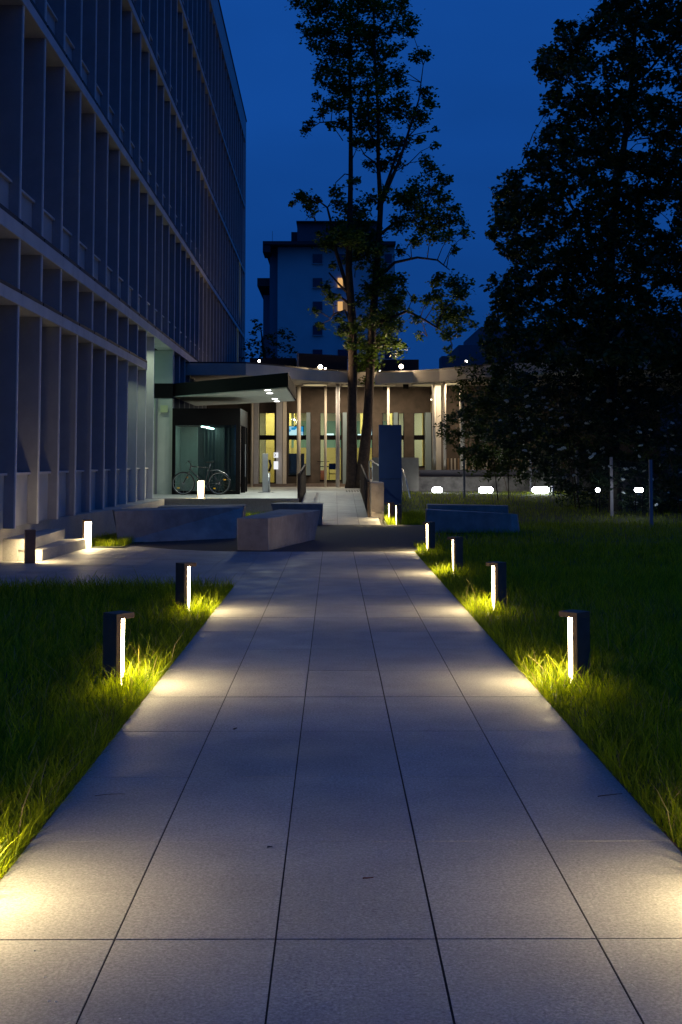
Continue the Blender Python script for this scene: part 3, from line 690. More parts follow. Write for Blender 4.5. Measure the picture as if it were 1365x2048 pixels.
# round skylight openings in the roof overhang, built as glowing discs with added lamps
for k, (x, y, Y, w_, st_) in enumerate([(631, 765.5, 46.0, 26, 1.1), (705, 777, 46.6, 22, .6), (775, 780, 46.4, 18, .4), (864, 765, 46.0, 42, .45), (905, 776, 45.2, 16, 1.5), (752, 769, 46.1, 20, .4)]):
    X = at(x, y, Y)[0]; r = w_ * Y / F_PX
    t = thing('round_ceiling_light', ['brightest round flat light under the pavilion roof near the canopy', 'round flat light under the pavilion roof behind the tree trunks', 'round flat light under the pavilion roof above the blue sign',
              'widest round flat light under the pavilion roof at the right', 'small bright round light under the roof near the right hand bushes', 'faint round flat light under the roof right of the tree'][k], 'lamp', (X, Y, 4.345), 0, 'round lights under the pavilion roof')
    MB().disc((0, 0, -0.05), r, 0.05, 40).build('rim', M_ROOF, t, False)
    MB().disc((0, 0, -0.056), r * 0.93, 0.005, 40).build('diffuser', emit('round_glow_%d' % k, (1.0, 0.80, 0.42), st_ * 0.45), t)
    lamp_area('bulb', (0, 0, -0.07), r * 1.6, 30 * st_ + 16, (1.0, 0.80, 0.55), t)  # lamp added below the opening to brighten walls and columns
for k, (x, y, Y) in enumerate([(812, 775, 46.4), (771, 786, 47.2)]):
    X, _, Z = at(x, y, Y)
    t = box('ceiling_speaker', (X - 0.1, Y - 0.1, 4.18), (X + 0.1, Y + 0.1, 4.348), M_BLACK, None, 0.01)
    tag(t, ['black ceiling box under the pavilion roof right of the blue sign', 'smaller black ceiling box under the roof above the blue sign'][k], 'speaker')
# inside the pavilion
IY = 53.5
yel = mat('yellow_wall', (0.62, 0.48, 0.17), 0.7); teal = mat('teal_room_wall', (0.22, 0.38, 0.33), 0.6); cream = mat('room_cream', (0.50, 0.47, 0.36), 0.7)
PB('room_floor', -5.2, 8.5, 0.5, 0.52, PY + 0.26, 56.9, mat('room_floor', (0.25, 0.16, 0.09), 0.5))
PB('room_ceiling', -5.2, 8.5, 4.0, 4.05, PY + 0.26, 56.9, cream)
PB('room_wall', -5.2, 8.5, 0.52, 2.05, IY, IY + 0.1, yel)
PB('room_wall', -5.2, 8.5, 2.052, 3.2, IY, IY + 0.1, teal)
PB('room_wall', -5.2, 8.5, 3.202, 4.0, IY, IY + 0.1, cream)
for (a, b, Y, m) in [(532, 549, 51.5, yel), (517, 531, 52.5, cream), (577, 583, 51, yel), (588, 594, 51, yel), (721, 731, 51.5, yel), (641, 648, 52.6, cream), (778, 786, 51, yel), (797, 812, 52, cream), (828, 846, 52, cream), (846, 851, 50, yel)]:
    PB('room_pillar', at(a, 900, Y)[0], at(b, 900, Y)[0], 0.52, 3.99, Y, Y + 0.3, m)
for k, (x, pw_, c) in enumerate([(-2.6, 115, (1, .84, .45)), (-0.4, 95, (1, .88, .55)), (1.6, 95, (1, .88, .55)), (4.0, 85, (1, .90, .62))]):
    t = thing('room_light', ['ceiling light inside the pavilion behind the leftmost window', 'ceiling light inside the pavilion behind the door', 'ceiling light inside the pavilion behind the tree trunks', 'ceiling light inside the pavilion behind the right hand windows'][k], 'lamp', (x, 50.3, 3.98), 0, 'ceiling lights inside the pavilion')
    box('panel', (-0.3, -0.15, -0.03), (0.3, 0.15, 0.0), emit('panel_glow', (1, .9, .7), 4.0), t)
    lamp_area('bulb', (0, 0, -0.05), 0.6, pw_, c, t, size_y=0.3)
tv = thing('wall_screen', 'blue glowing screen hanging inside behind the second window', 'screen', at(592, 863, 50.4))
xw = 15 * 50.4 / F_PX; zh_ = 10 * 50.4 / F_PX
def screen_mat():
    m = bpy.data.materials.new('screen_picture'); m.use_nodes = True; t = m.node_tree; t.nodes.clear()
    out = t.nodes.new('ShaderNodeOutputMaterial'); e = t.nodes.new('ShaderNodeEmission'); co = t.nodes.new('ShaderNodeTexCoord'); v = t.nodes.new('ShaderNodeTexVoronoi')
    v.inputs['Scale'].default_value = 5; v.distance = 'CHEBYCHEV'; cr_ = t.nodes.new('ShaderNodeValToRGB')
    cr_.color_ramp.elements[0].color = (0.02, 0.30, 0.62, 1); cr_.color_ramp.elements[1].color = (0.75, 0.95, 1, 1); cr_.color_ramp.elements[0].position = 0.35; cr_.color_ramp.elements[1].position = 0.5
    s_ = t.nodes.new('ShaderNodeSeparateColor'); t.links.new(co.outputs['Object'], v.inputs['Vector']); t.links.new(v.outputs['Color'], s_.inputs[0]); t.links.new(s_.outputs[0], cr_.inputs[0])
    t.links.new(cr_.outputs[0], e.inputs['Color']); e.inputs['Strength'].default_value = 1.1; t.links.new(e.outputs[0], out.inputs['Surface']); return m
M_SCR = screen_mat()
box('display', (-xw, -0.02, -zh_), (xw, 0.0, zh_), M_SCR, tv); box('casing', (-xw - .03, 0.002, -zh_ - .03), (xw + .03, 0.06, zh_ + .03), M_BLACK, tv)
box('hanger', (-0.02, 0.02, zh_ + .03), (0.02, 0.05, 1.15), M_BLACK, tv)
p2 = at(745, 866, 50.0); tv2 = thing('wall_screen', 'narrow blue glowing screen edge right of the tree trunks', 'screen', p2)
box('display', (-0.04, -0.02, -0.22), (0.06, 0.0, 0.22), M_SCR, tv2); box('casing', (-0.07, 0.002, -0.25), (0.09, 0.05, 0.25), M_BLACK, tv2)
for k, (a, b, c, d) in enumerate([(653, 668, 867, 874), (716, 725, 868, 875)]):
    p = at((a + b) / 2, (c + d) / 2, 51); hw = (b - a) / 2 * 51 / F_PX; hh = (d - c) / 2 * 51 / F_PX
    t = box('light_panel', (p[0] - hw, 51, p[2] - hh), (p[0] + hw, 51.05, p[2] + hh), emit('white_panel', (0.85, 1, 0.97), 1.6)); tag(t, ['white glowing panel inside above the glass door', 'white glowing panel inside seen between the tree trunks'][k], 'lamp')
cab = box('cabinet', (px(577, 49.5), 49.3, 0.52), (px(609, 49.5), 49.8, pz(907, 49.5)), mat('black_cabinet', (0.02, 0.025, 0.03), 0.3), None, 0.01); tag(cab, 'tall black cabinet inside behind the second window', 'cabinet')
tb = thing('table', 'dark table with thin legs inside behind the glass door', 'table', (px(656, 50.5), 50.5, 0.52))
box('tabletop', (-0.45, -0.3, 0.72), (0.42, 0.3, 0.75), M_BLACK, tb)
for sx in (-0.42, 0.36):
    for sy in (-0.27, 0.24): box('leg', (sx, sy, 0), (sx + 0.03, sy + 0.03, 0.72), M_BLACK, tb)
ch = thing('chair', 'dark chair standing beside the table inside the glass door', 'chair', (px(668, 50), 50.0, 0.52))
box('seat', (-0.2, -0.2, 0.43), (0.2, 0.2, 0.46), M_BLACK, ch); box('backrest', (-0.2, 0.17, 0.62), (0.2, 0.2, 0.86), M_BLACK, ch)
for sx in (-0.2, 0.17):
    for sy in (-0.2, 0.17): box('leg', (sx, sy, 0), (sx + 0.03, sy + 0.03, 0.43 if sy < 0 else 0.86), M_BLACK, ch)
rb = box('red_box', (px(641, 51), 50.9, 0.52), (px(649, 51), 51.2, 1.1), mat('dull_red', (0.35, 0.10, 0.06), 0.7)); tag(rb, 'dull red box on the floor inside the glass door', 'box')
dh = thing('door_handle_bar', 'dark push bar across the pavilion glass door', 'handle', (px(648), PY - 0.05, pz(923)))
MB().tube([(-0.25, 0, 0), (0.22, 0, 0)], 0.014, 6).build('bar', M_BLACK, dh)
# two notice signs on the pilaster
for k, (c, d) in enumerate([(905, 915.5), (922.5, 938.5)]):
    Y = 47.35; z1, z0 = pz(c, Y), pz(d, Y); x0, x1 = px(548, Y), px(557, Y)
    t = thing('notice_sign', ['white lit square sign with a dark curl symbol on the pavilion pilaster', 'white lit blank notice below the symbol sign on the pilaster'][k], 'sign', ((x0 + x1) / 2, Y, (z0 + z1) / 2))
    w2, h2 = (x1 - x0) / 2, (z1 - z0) / 2
    box('board', (-w2, -0.01, -h2), (w2, 0.02, h2), emit('sign_white', (0.95, 0.97, 1.0), 0.95), t)
    if k == 0:
        q = MB(); a_ = [(-0.055 + 0.045 * math.cos(u), -0.016, 0.0 + 0.05 * math.sin(u)) for u in np.linspace(-1.9, 1.9, 9)]
        q.tube(a_, 0.010, 5); q.tube([(-0.05, -0.016, -0.012), (-0.03, -0.016, 0.012)], 0.010, 5); q.build('symbol', M_BLACK, t)

# dark boxes standing on the pavilion roof
for k, (a, b, c, d, Y) in enumerate([(595, 695, 706, 742, 52), (500, 592, 716, 742, 54), (765, 838, 719, 742, 53), (700, 766, 726, 742, 50)]):
    x0, _, z1 = at(a, c, Y); x1 = at(b, c, Y)[0]
    t = MB().prism([(x0, Y, 4.82), (x1, Y, 4.82), (x1, Y + 4, 4.82), (x0, Y + 4, 4.82)], [(x0, Y, z1), (x1, Y, z1 - (0.12 if k == 0 else 0)), (x1, Y + 4, z1), (x0, Y + 4, z1)]).build('roof_box', M_DARKB)
    tag(t, ['long dark plant box on the pavilion roof behind the starry lamp', 'lower dark plant box on the pavilion roof behind the small lamps', 'dark plant box on the pavilion roof right of the tree', 'low dark plant box on the pavilion roof behind the trunks'][k], 'roof box')
pst = box('roof_post', (px(594, 51), 50.95, 4.82), (px(597.5, 51), 51.05, at(595, 706, 51)[2]), M_GALV); tag(pst, 'pale upright post on the pavilion roof at the end of the long dark box', 'post')
warm = (1.0, 0.72, 0.42); cool = (1.0, 0.92, 0.82)
RL = [(641, 734, 45.0, .08, warm, 95, 'large warm lamp on the pavilion roof left of the tree trunks'), (803, 733, 45.8, .08, warm, 95, 'large warm lamp on the pavilion roof right of the tree trunks'),
      (519, 722, 48, .05, cool, 4, 'small lamp on the roof, leftmost and highest of the row'), (554, 735, 46, .04, cool, 3, 'small lamp low on the roof edge above the canopy'),
      (651, 737, 46.7, .04, cool, 3, 'small lamp just right of the large left roof lamp'), (676, 741, 46.7, .025, cool, 1, 'tiny lamp on the roof edge left of the trunks'),
      (760, 741, 46.6, .03, cool, 2, 'tiny lamp on the roof just right of the trunks'), (764, 744, 46.4, .03, cool, 2, 'tiny lamp beside another at the roof edge right of the trunks'),
      (905, 737, 46.3, .035, cool, 3, 'small lamp low on the right part of the roof edge'), (933, 723, 47.5, .05, cool, 4, 'small lamp on the roof at the edge of the right hand tree'),
      (415, 722, 48.5, .05, warm, 14, 'warm lamp on the roof against the office facade')]
for k, (x, y, Y, r, c, pw_, lab) in enumerate(RL):
    X, _, Z = at(x, y, Y)
    if k == 10: Z = 5.0
    t = thing('roof_lamp', lab, 'lamp', (X, Y, 4.82), 0, 'lamps on the pavilion roof')
    bpy_m = MB()
    vs_ = []; 
    bm = bmesh.new(); bmesh.ops.create_uvsphere(bm, u_segments=14, v_segments=8, radius=r); me = bpy.data.meshes.new('globe'); bm.to_mesh(me); bm.free()
    me.materials.append(emit('roof_globe_%s' % ('w' if c is warm else 'c'), c if c is not warm else (1, .80, .55), 30.0 if c is warm else 14.0)); link('globe', me, t, (0, 0, Z - 4.82))
    MB().tube([(0, 0.02, 0), (0, 0.02, max(0.03, Z - 4.82 - r))], 0.015, 6).build('stem', M_BLACK, t)
    if pw_ > 5: lamp_point('bulb', (0, -0.14, Z - 4.82), pw_, warm, t, 0.08)

# right side: retaining walls, wooden slats, floodlights
rw = box('retaining_wall', (2.8, 44.0, 0.2), (14, 44.2, 0.92), mat('rough_wall', (0.20, 0.18, 0.16), 0.95, noise=0.5, nscale=3, bump=0.6, bscale=12)); tag(rw, 'rough low retaining wall behind the floodlights', 'wall')
pw3 = box('planter_wall', (px(837, 45), 44.5, 0.92), (12, 44.9, at(900, 940, 44.5)[2]), mat('dark_wall', (0.10, 0.09, 0.10), 0.8)); tag(pw3, 'dark smooth wall on top of the rough retaining wall', 'wall')
cw = box('concrete_block', (px(745, 43), 43.0, 0.45), (px(837, 43.2), 43.3, at(800, 915, 43)[2]), mat('grey_wall', (0.20, 0.18, 0.15), 0.85, noise=0.1)); tag(cw, 'grey rendered wall behind the blue sign', 'wall')
sl = thing('slat_screen', 'wooden slat screen under the pavilion roof behind the bushes', 'screen', (px(895, 46), 46.0, 1.1))
for k in range(36):
    box('slat', (k * 0.13, -0.02, 0.0), (k * 0.13 + 0.05, 0.02, 0.48), [M_COLUMN, mat('wood_slat', (0.28, 0.17, 0.09), 0.8)][k % 3 == 0], sl)
FL = [(875, 20, 42.6, 300), (972, 28, 41.6, 300), (1082, 34, 40.6, 300), (1196, 8, 31.2, 30), (1278, 17, 31.0, 60)]
labs = ['round looking white floodlight nearest the blue sign', 'long white floodlight above the far bench', 'widest and brightest white floodlight', 'smallest white floodlight, a dot between two fence posts', 'white floodlight beside the nearest fence post']
for k, (x, w_, Y, pw_) in enumerate(FL):
    X, _, Z = at(x, 980, Y); hw = w_ / 2 * Y / F_PX
    t = thing('floodlight', labs[k], 'floodlight', (X, Y, Z - 0.25), 0, 'white floodlights at the back of the right lawn')
    hr_ = min(hw, 0.095 if Y > 40 else 0.055)
    MB().tube([(-hw, 0, 0.25), (-hw + hr_ * .15, 0, 0.25), (-hw + hr_ * .6, 0, 0.25), (hw - hr_ * .6, 0, 0.25), (hw - hr_ * .15, 0, 0.25), (hw, 0, 0.25)], [hr_ * .35, hr_ * .65, hr_, hr_, hr_ * .65, hr_ * .35], 14).build('lens', emit('flood_glow', (0.93, 0.97, 1.0), 42.0), t, True)
    box('housing', (-hw - 0.02, -0.03, 0.25 + hr_), (hw + 0.02, 0.05, 0.27 + hr_), M_BLACK, t)
    for s in (-1, 1): box('stake', (s * hw * 0.8 - 0.01, 0.0, -0.3), (s * hw * 0.8 + 0.01, 0.02, 0.17), M_BLACK, t)

# fence on the right
fn = thing('mesh_fence', 'wire mesh fence with slim steel posts behind the right lawn', 'fence', (7.1, 27.9, 0))
FP = [(7.12, 27.9, 1.52), (7.13, 31.9, 1.5), (7.02, 35.8, 1.55), (7.02, 39.8, 1.5), (6.8, 42.9, 1.5), (4.05, 38.6, 1.6)]
for x, y, h in FP:
    zb = bank(0, y); box('post', (x - 7.1 - 0.035, y - 27.9 - 0.03, zb - 0.02), (x - 7.1 + 0.035, y - 27.9 + 0.03, zb + h), M_GALV, fn)
for i in range(4):
    (x0, y0, h0), (x1, y1, h1) = FP[i], FP[i + 1]; q = MB(); z0, z1 = bank(0, y0), bank(0, y1)
    for k in range(9): q.tube([(x0 - 7.1, y0 - 27.9, z0 + 0.1 + k * 0.165), (x1 - 7.1, y1 - 27.9, z1 + 0.1 + k * 0.165)], 0.0022, 3, False)
    for k in range(1, 40):
        f = k / 40; q.tube([(x0 + (x1-x0)*f - 7.1, y0 + (y1-y0)*f - 27.9, 0.08 + z0 + (z1-z0)*f), (x0 + (x1-x0)*f - 7.1, y0 + (y1-y0)*f - 27.9, z0 + (z1-z0)*f + 1.44)], 0.0018, 3, False)
    q.build('wire_mesh', mat('fence_wire', (0.05, 0.06, 0.05), 0.7), fn)['kind'] = 'stuff'

# ------------------------------------------------------------------ far buildings
ap_ = thing('apartment_block', 'tall blue grey apartment block with flat eaves and two lit windows behind the tree', 'building', (0, 110, 0))
def AB(name, a, b, c, d, Y0, Y1, m, parent=None):
    x0, _, z1 = at(a, c, Y0); x1 = at(b, c, Y0)[0]; z0 = at(a, d, Y0)[2]
    return box(name, (x0, Y0 - 110, z0), (x1, Y1 - 110, z1), m, parent or ap_)
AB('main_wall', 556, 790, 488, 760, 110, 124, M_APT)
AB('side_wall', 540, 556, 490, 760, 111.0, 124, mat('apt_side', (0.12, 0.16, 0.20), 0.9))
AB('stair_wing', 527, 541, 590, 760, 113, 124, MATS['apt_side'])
AB('roof_eave', 526, 792, 482, 488.5, 108.5, 125, mat('dark_roof', (0.05, 0.035, 0.04), 0.9))
AB('eave_end', 526, 541, 482, 504, 108.6, 112, MATS['dark_roof'])
AB('wing_eave', 515, 540, 556, 572, 111.5, 124, MATS['dark_roof'])
AB('penthouse', 595, 756, 444, 482, 112, 122, mat('penthouse_wall', (0.09, 0.09, 0.11), 0.9))
AB('penthouse_roof', 593, 758, 441.5, 444, 111.5, 122.5, MATS['dark_roof'])
AB('chimney_box', 583, 596, 464, 482, 113, 120, MATS['dark_roof'])
AB('antenna', 545, 545.6, 462, 483, 112, 112.05, M_BLACK)
wy = [508, 556, 603, 651, 699]; wx = [(626, 645), (676, 697), (770, 784)]
wdark = mat('apt_window', (0.015, 0.03, 0.06), 0.15)
for r, y in enumerate(wy):
    for c, (a, b) in enumerate(wx):
        lit = emit('lit_window', (1.0, 0.55, 0.20), 0.75) if (r in (1, 2) and c == 1) else wdark
        w = AB('window', a, b, y, y + 19, 109.9, 109.95, lit)
        AB('sill', a - 1, b + 1, y + 19, y + 20, 109.75, 110, M_APT)
        if lit is not wdark:
            hx = (b - a) / 2 * 110 / F_PX
            box('curtain', (-hx * 0.05, -0.06, -0.42), (hx * 0.95, -0.03, 0.42), mat('curtain', (0.25, 0.12, 0.05), 0.9, emis=(0.8, 0.45, 0.2), estr=0.12), w)
nb = thing('neighbour_house', 'dark blue roofed house behind the right hand tree', 'building', (8, 70, 0))
def NBx(name, a, b, c, d, Y0, Y1, m):
    x0, _, z1 = at(a, c, Y0); x1 = at(b, c, Y0)[0]; z0 = at(a, d, Y0)[2]
    return box(name, (x0 - 8, Y0 - 70, z0), (x1 - 8, Y1 - 70, z1), m, nb)
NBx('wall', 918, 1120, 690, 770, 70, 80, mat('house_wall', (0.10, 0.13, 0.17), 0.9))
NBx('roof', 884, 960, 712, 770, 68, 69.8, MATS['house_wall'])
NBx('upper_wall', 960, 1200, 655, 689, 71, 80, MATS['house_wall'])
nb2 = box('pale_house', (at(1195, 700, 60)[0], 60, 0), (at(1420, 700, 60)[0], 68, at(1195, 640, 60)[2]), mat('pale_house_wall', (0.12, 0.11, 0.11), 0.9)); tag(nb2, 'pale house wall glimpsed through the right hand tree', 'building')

# ------------------------------------------------------------------ foliage helpers
def rand_unit(n):
    v = rng.normal(size=(n, 3)); return v / np.linalg.norm(v, axis=1, keepdims=True)
def leaves(name, C, size, m, parent, flat=0.6, aspect=0.75):
    n = len(C); nrm = rand_unit(n); nrm[:, 2] = np.abs(nrm[:, 2]) + flat; nrm /= np.linalg.norm(nrm, axis=1, keepdims=True)
    d = rand_unit(n); d[:, 2] -= 0.35; d -= nrm * np.sum(d * nrm, axis=1, keepdims=True); d /= np.linalg.norm(d, axis=1, keepdims=True)
    s = np.cross(nrm, d); sz = (size * rng.uniform(0.6, 1.3, n))[:, None]
    V = np.stack([C - d*sz*0.5, C + s*sz*0.5*aspect - d*sz*0.05 + nrm*sz*0.12, C + d*sz*0.55, C - s*sz*0.5*aspect - d*sz*0.05 + nrm*sz*0.12], axis=1).reshape(-1, 3)
    b = np.arange(n)[:, None] * 4
    T = np.concatenate([b + np.array([[0, 1, 2]]), b + np.array([[0, 2, 3]])], axis=0)
    o = np_mesh(name, V, T, m, parent); o['kind'] = 'stuff'; return o
def clump_points(cl, dens, sub=7, subr=0.42):
    out = []
    for (c, r) in cl:
        n = max(12, int(dens * r * r)); k = max(3, sub)
        sc = rand_unit(k) * (rng.uniform(0.25, 0.85, (k, 1)) * r)
        idx = rng.integers(0, k, n)
        p = sc[idx] + rng.normal(size=(n, 3)) * r * subr * np.array([1, 1, 0.75]) * 0.55
        out.append(np.array(c) + p)
    return np.concatenate(out)

# double trunked tree in the middle
tr = thing('maple_tree', 'tall loose maple with two trunks in front of the glazed pavilion', 'tree', (0.9, 45.2, 0.5))
LIMB1 = []
def twigs(clumps, pts, parent, rad_=0.02, maxd=2.6):
    A = []
    for i in range(len(pts) - 1):
        for f in (0, .25, .5, .75):
            if (Vector(pts[i+1]) - Vector(pts[i])).length < 7: A.append(Vector(pts[i]).lerp(Vector(pts[i+1]), f))
    q = MB()
    for c, r in clumps:
        c = Vector(c); best = None
        for a in A:
            d = (a - c).length + max(0, a.z - c.z + 0.2) * 1.5
            if best is None or d < best[0]: best = (d, a)
        if best[0] > maxd: continue
        a = best[1]; mid = a.lerp(c, 0.5) + Vector((random.uniform(-.1, .1), random.uniform(-.1, .1), random.uniform(0, .15)))
        q.tube([a, mid, c], [rad_, rad_ * .7, rad_ * .35], 5, False)
        for k in range(3):
            e = c + Vector((random.gauss(0, r * .6), random.gauss(0, r * .6), random.gauss(0, r * .5))); q.tube([mid.lerp(c, .6 + .15 * k), e], [rad_ * .4, rad_ * .15], 4, False)
    q.build('twigs', M_BARK, parent)['kind'] = 'stuff'
def limb(name, pts, Y, rr, parent, dy=None):
    P = []
    for i, (x, y) in enumerate(pts):
        YY = Y + (dy[i] if dy else 0); p = at(x, y, YY); P.append((p[0] - 0.9, YY - 45.2, p[2] - 0.5))
    LIMB1.extend(P)
    return MB().tube(P, [r * 0.0182 for r in rr], 9).build(name, M_BARK, parent, True)
t1 = limb('trunk', [(703, 979), (704, 960), (704, 850), (706, 740), (705, 640), (698, 540), (700, 450), (702, 350), (702, 250), (700, 120), (700, -40), (702, -200)], 45.2, [14, 11.5, 10, 9.3, 8.4, 7, 6, 4.8, 4, 3.2, 2.2, 1], tr)
t2 = limb('trunk', [(722, 979), (724, 955), (735, 850), (741, 740), (745, 650), (752, 560), (758, 480), (762, 410), (757, 330), (757, 230), (750, 110), (746, -40), (744, -180)], 45.2, [15, 12.5, 10, 8.8, 8, 7.2, 6.2, 5.4, 4, 3.4, 2.6, 1.8, 1], tr)
for pts, rr in [([(762, 410), (778, 370), (800, 320), (822, 250), (838, 200), (847, 130)], [4.5, 4, 3, 2.4, 1.6, .8]), ([(755, 420), (780, 350), (800, 290), (835, 255)], [3.5, 3, 2, 1]),
                ([(752, 560), (790, 525), (835, 515), (875, 520), (900, 540)], [4.5, 3.2, 2.4, 1.8, .9]), ([(747, 650), (785, 635), (815, 622), (850, 640), (895, 668), (905, 690)], [4.5, 3.4, 3, 2.2, 1.4, .8]),
                ([(704, 620), (690, 560), (672, 500), (664, 450), (655, 415), (632, 397), (610, 395)], [4.5, 4, 3.4, 2.8, 2, 1.4, .7]), ([(700, 590), (680, 570), (658, 545)], [3, 2.2, 1.5]),
                ([(703, 610), (676, 590), (650, 582)], [3, 2.2, 1.6]), ([(703, 650), (690, 620), (668, 628), (660, 640)], [2.6, 2, 1.6, 1]), ([(760, 470), (790, 445), (830, 440), (860, 470), (900, 440)], [3.6, 2.8, 2, 1.4, .7]),
                ([(702, 350), (690, 348), (672, 365), (672, 380)], [1.6, 1.2, 1, .6]), ([(701, 255), (670, 243), (640, 245), (615, 262)], [2, 1.6, 1.2, .6]), ([(757, 300), (738, 260), (735, 150)], [2.6, 2, 1]),
                ([(745, 700), (735, 740), (730, 770)], [2, 1.4, .6]), ([(757, 330), (730, 310), (715, 285)], [2, 1.4, .6])]:
    limb('branch', pts, 45.2, rr, tr, [random.uniform(-.1, .1) if i else 0 for i in range(len(pts))])
CL = [(598,10,16),(625,20,25),(660,15,30),(700,20,35),(740,10,30),(760,30,28),(800,15,22),(815,45,20),(820,65,14),(600,52,10),(620,65,22),(655,65,32),(700,65,35),(745,60,32),(790,60,22),(825,65,10),
(628,95,16),(660,105,28),(700,105,28),(745,105,30),(780,100,18),(800,92,12),(650,140,22),(680,145,26),(720,145,26),(755,140,26),(800,145,22),(835,115,18),(855,110,10),
(640,160,12),(665,175,22),(695,180,26),(735,180,28),(770,175,20),(800,165,16),(632,195,11),(660,205,18),(690,210,24),(730,215,28),(765,215,25),(800,205,22),(850,190,18),(860,205,12),
(645,225,14),(625,245,12),(612,262,12),(658,250,9),(690,245,18),(725,250,26),(760,255,26),(800,225,26),(835,235,26),(865,215,10),(872,260,8),(870,290,10),
(715,285,18),(745,290,22),(775,285,22),(805,285,18),(840,280,12),(735,330,12),(760,330,20),(790,320,18),(850,320,14),(860,345,18),(885,360,16),(900,358,9),
(705,365,12),(715,360,9),(600,395,16),(615,400,16),(620,420,14),(585,410,8),(635,398,10),(672,385,14),(680,405,20),(720,420,22),(700,435,20),(745,400,16),(770,385,16),(800,400,22),(830,380,22),(860,385,22),(885,400,20),(830,420,26),(860,430,24),(915,440,18),(930,470,14),(910,420,14),(900,470,16),(870,470,18),
(640,470,8),(690,470,28),(730,470,28),(660,480,22),(720,510,20),(760,500,16),(800,450,24),(830,480,18),(910,500,10),(800,505,14),(665,530,10),(720,530,10),(880,550,12),(905,560,18),(920,590,18),(935,620,15),(945,650,10),(880,590,16),(870,560,14),(905,620,20),(880,640,18),(920,660,14),(830,600,10),(835,640,12),(840,670,9),
(755,560,16),(775,560,22),(800,560,16),(770,590,24),(800,590,14),(745,590,20),(785,620,20),(750,620,20),(765,650,24),(790,650,18),(720,600,16),(650,575,14),(665,600,14),(630,620,9),(640,650,10),(680,640,14),(690,660,16),(700,690,14),(720,680,20),(740,700,24),(760,690,22),(790,690,16),(730,730,22),(745,740,18),(715,720,10),(735,760,12),(800,710,12),(810,690,10),(895,700,10),(902,718,9),(895,670,16),
(735,500,26),(750,540,24),(700,520,14),(830,400,26),(855,455,24),(885,440,22),(920,575,22),(890,615,24),(912,640,22),(860,600,16),(750,575,24),(790,610,26),(735,640,22),(715,655,18),(775,680,24),(745,720,24),(700,470,30),(675,455,22),(725,445,24),(655,490,16),(770,640,24),(640,-30,35),(700,-40,40),(760,-35,38),(680,-100,38),(740,-110,38),(710,-170,34)]
pts3 = []
for x, y, r in CL:
    Y = 45.2 + rng.uniform(-1.6, 1.4); p = at(x, y, Y); pts3.append(((p[0] - 0.9, Y - 45.2, p[2] - 0.5), r * Y / F_PX))
leaves('crown', clump_points(pts3, 1500, 8, 0.7), 0.145, M_LEAF, tr)

twigs(pts3, LIMB1, tr)
# big dark tree on the right
tr2 = thing('broad_tree', 'huge dark broadleaf tree filling the right side of the sky', 'tree', (7.4, 31.5, 0.05))
LB = [(-420, 1260), (-250, 1230), (-120, 1230), (-20, 1215), (10, 1200), (40, 1172), (60, 1098), (78, 1120), (112, 1062), (128, 1052), (150, 1085), (200, 1072), (250, 1078), (290, 1066), (312, 1040), (340, 1036), (352, 1000), (372, 992), (400, 985), (440, 968), (480, 972), (505, 990), (540, 1000), (565, 968), (600, 975), (640, 965), (690, 955), (740, 960), (780, 985), (830, 1010), (880, 1040), (930, 1090)]
def lb(y):
    return float(np.interp(y, [a for a, _ in LB], [b for _, b in LB]))
cl2 = []
y = -400
while y < 735:
    x = lb(y) + 14
    x += random.uniform(0, 10)
    first = True
    while x < 1560:
        r = random.uniform(10, 16) if first else random.uniform(18, 30)
        gap = 0.07
        if 1270 < x < 1365 and 60 < y < 240: gap = 0.42
        if 1080 < x < 1200 and 130 < y < 300: gap = 0.22
        if 1130 < x < 1200 and 380 < y < 430: gap = 0.45
        if 1240 < x < 1300 and 280 < y < 450: gap = 0.30
        if 1000 < x < 1150 and 560 < y < 650: gap = 0.25
        if random.random() > gap:
            YY = 31.5 + random.uniform(-3.5, 3.0); p = at(x, y + random.uniform(-12, 12), YY)
            cl2.append(((p[0] - 7.4, YY - 31.5, p[2] - 0.05), r * YY / F_PX))
        x += r * (1.15 if first else 1.2); first = False
    y += 23
leaves('crown', clump_points(cl2, 1500, 7, 0.62), 0.135, M_LEAFD, tr2, 0.4)
LIMB2 = []
def limb2(pts, rr, name='branch', dy=0):
    P = []
    for i, (x, y) in enumerate(pts):
        p = at(x, y, 33.6 + dy * i); P.append((p[0] - 7.4, 2.1 + dy * i, p[2] - 0.05))
    LIMB2.extend(P)
    MB().tube(P, [r * 0.009 for r in rr], 9).build(name, M_BARK, tr2, True)
limb2([(1232, 1040), (1230, 950), (1225, 800), (1220, 650), (1222, 500), (1235, 380), (1255, 250), (1265, 150), (1275, 0), (1280, -200)], [22, 18, 16, 15, 13, 11, 9, 7, 5, 2], 'trunk')
for pts, rr in [([(1225, 560), (1180, 470), (1130, 390), (1080, 350), (1045, 325)], [8, 6, 4, 2.5, 1]), ([(1222, 700), (1140, 640), (1060, 600), (1000, 590)], [8, 6, 4, 1.5]), ([(1240, 360), (1200, 250), (1150, 170), (1085, 130)], [7, 5, 3, 1.5]),
                ([(1262, 170), (1300, 140), (1340, 90), (1380, 20)], [5, 4, 3, 1.5]), ([(1228, 600), (1300, 520), (1365, 460), (1440, 420)], [9, 7, 5, 2]), ([(1222, 680), (1290, 590), (1330, 560), (1400, 550)], [7, 5, 4, 2]), ([(1100, 640), (1070, 635), (1030, 645)], [3, 2.4, 1])]:
    limb2(pts, rr, 'branch', random.uniform(-.3, .3))

twigs(cl2, LIMB2, tr2, 0.018, 2.1)
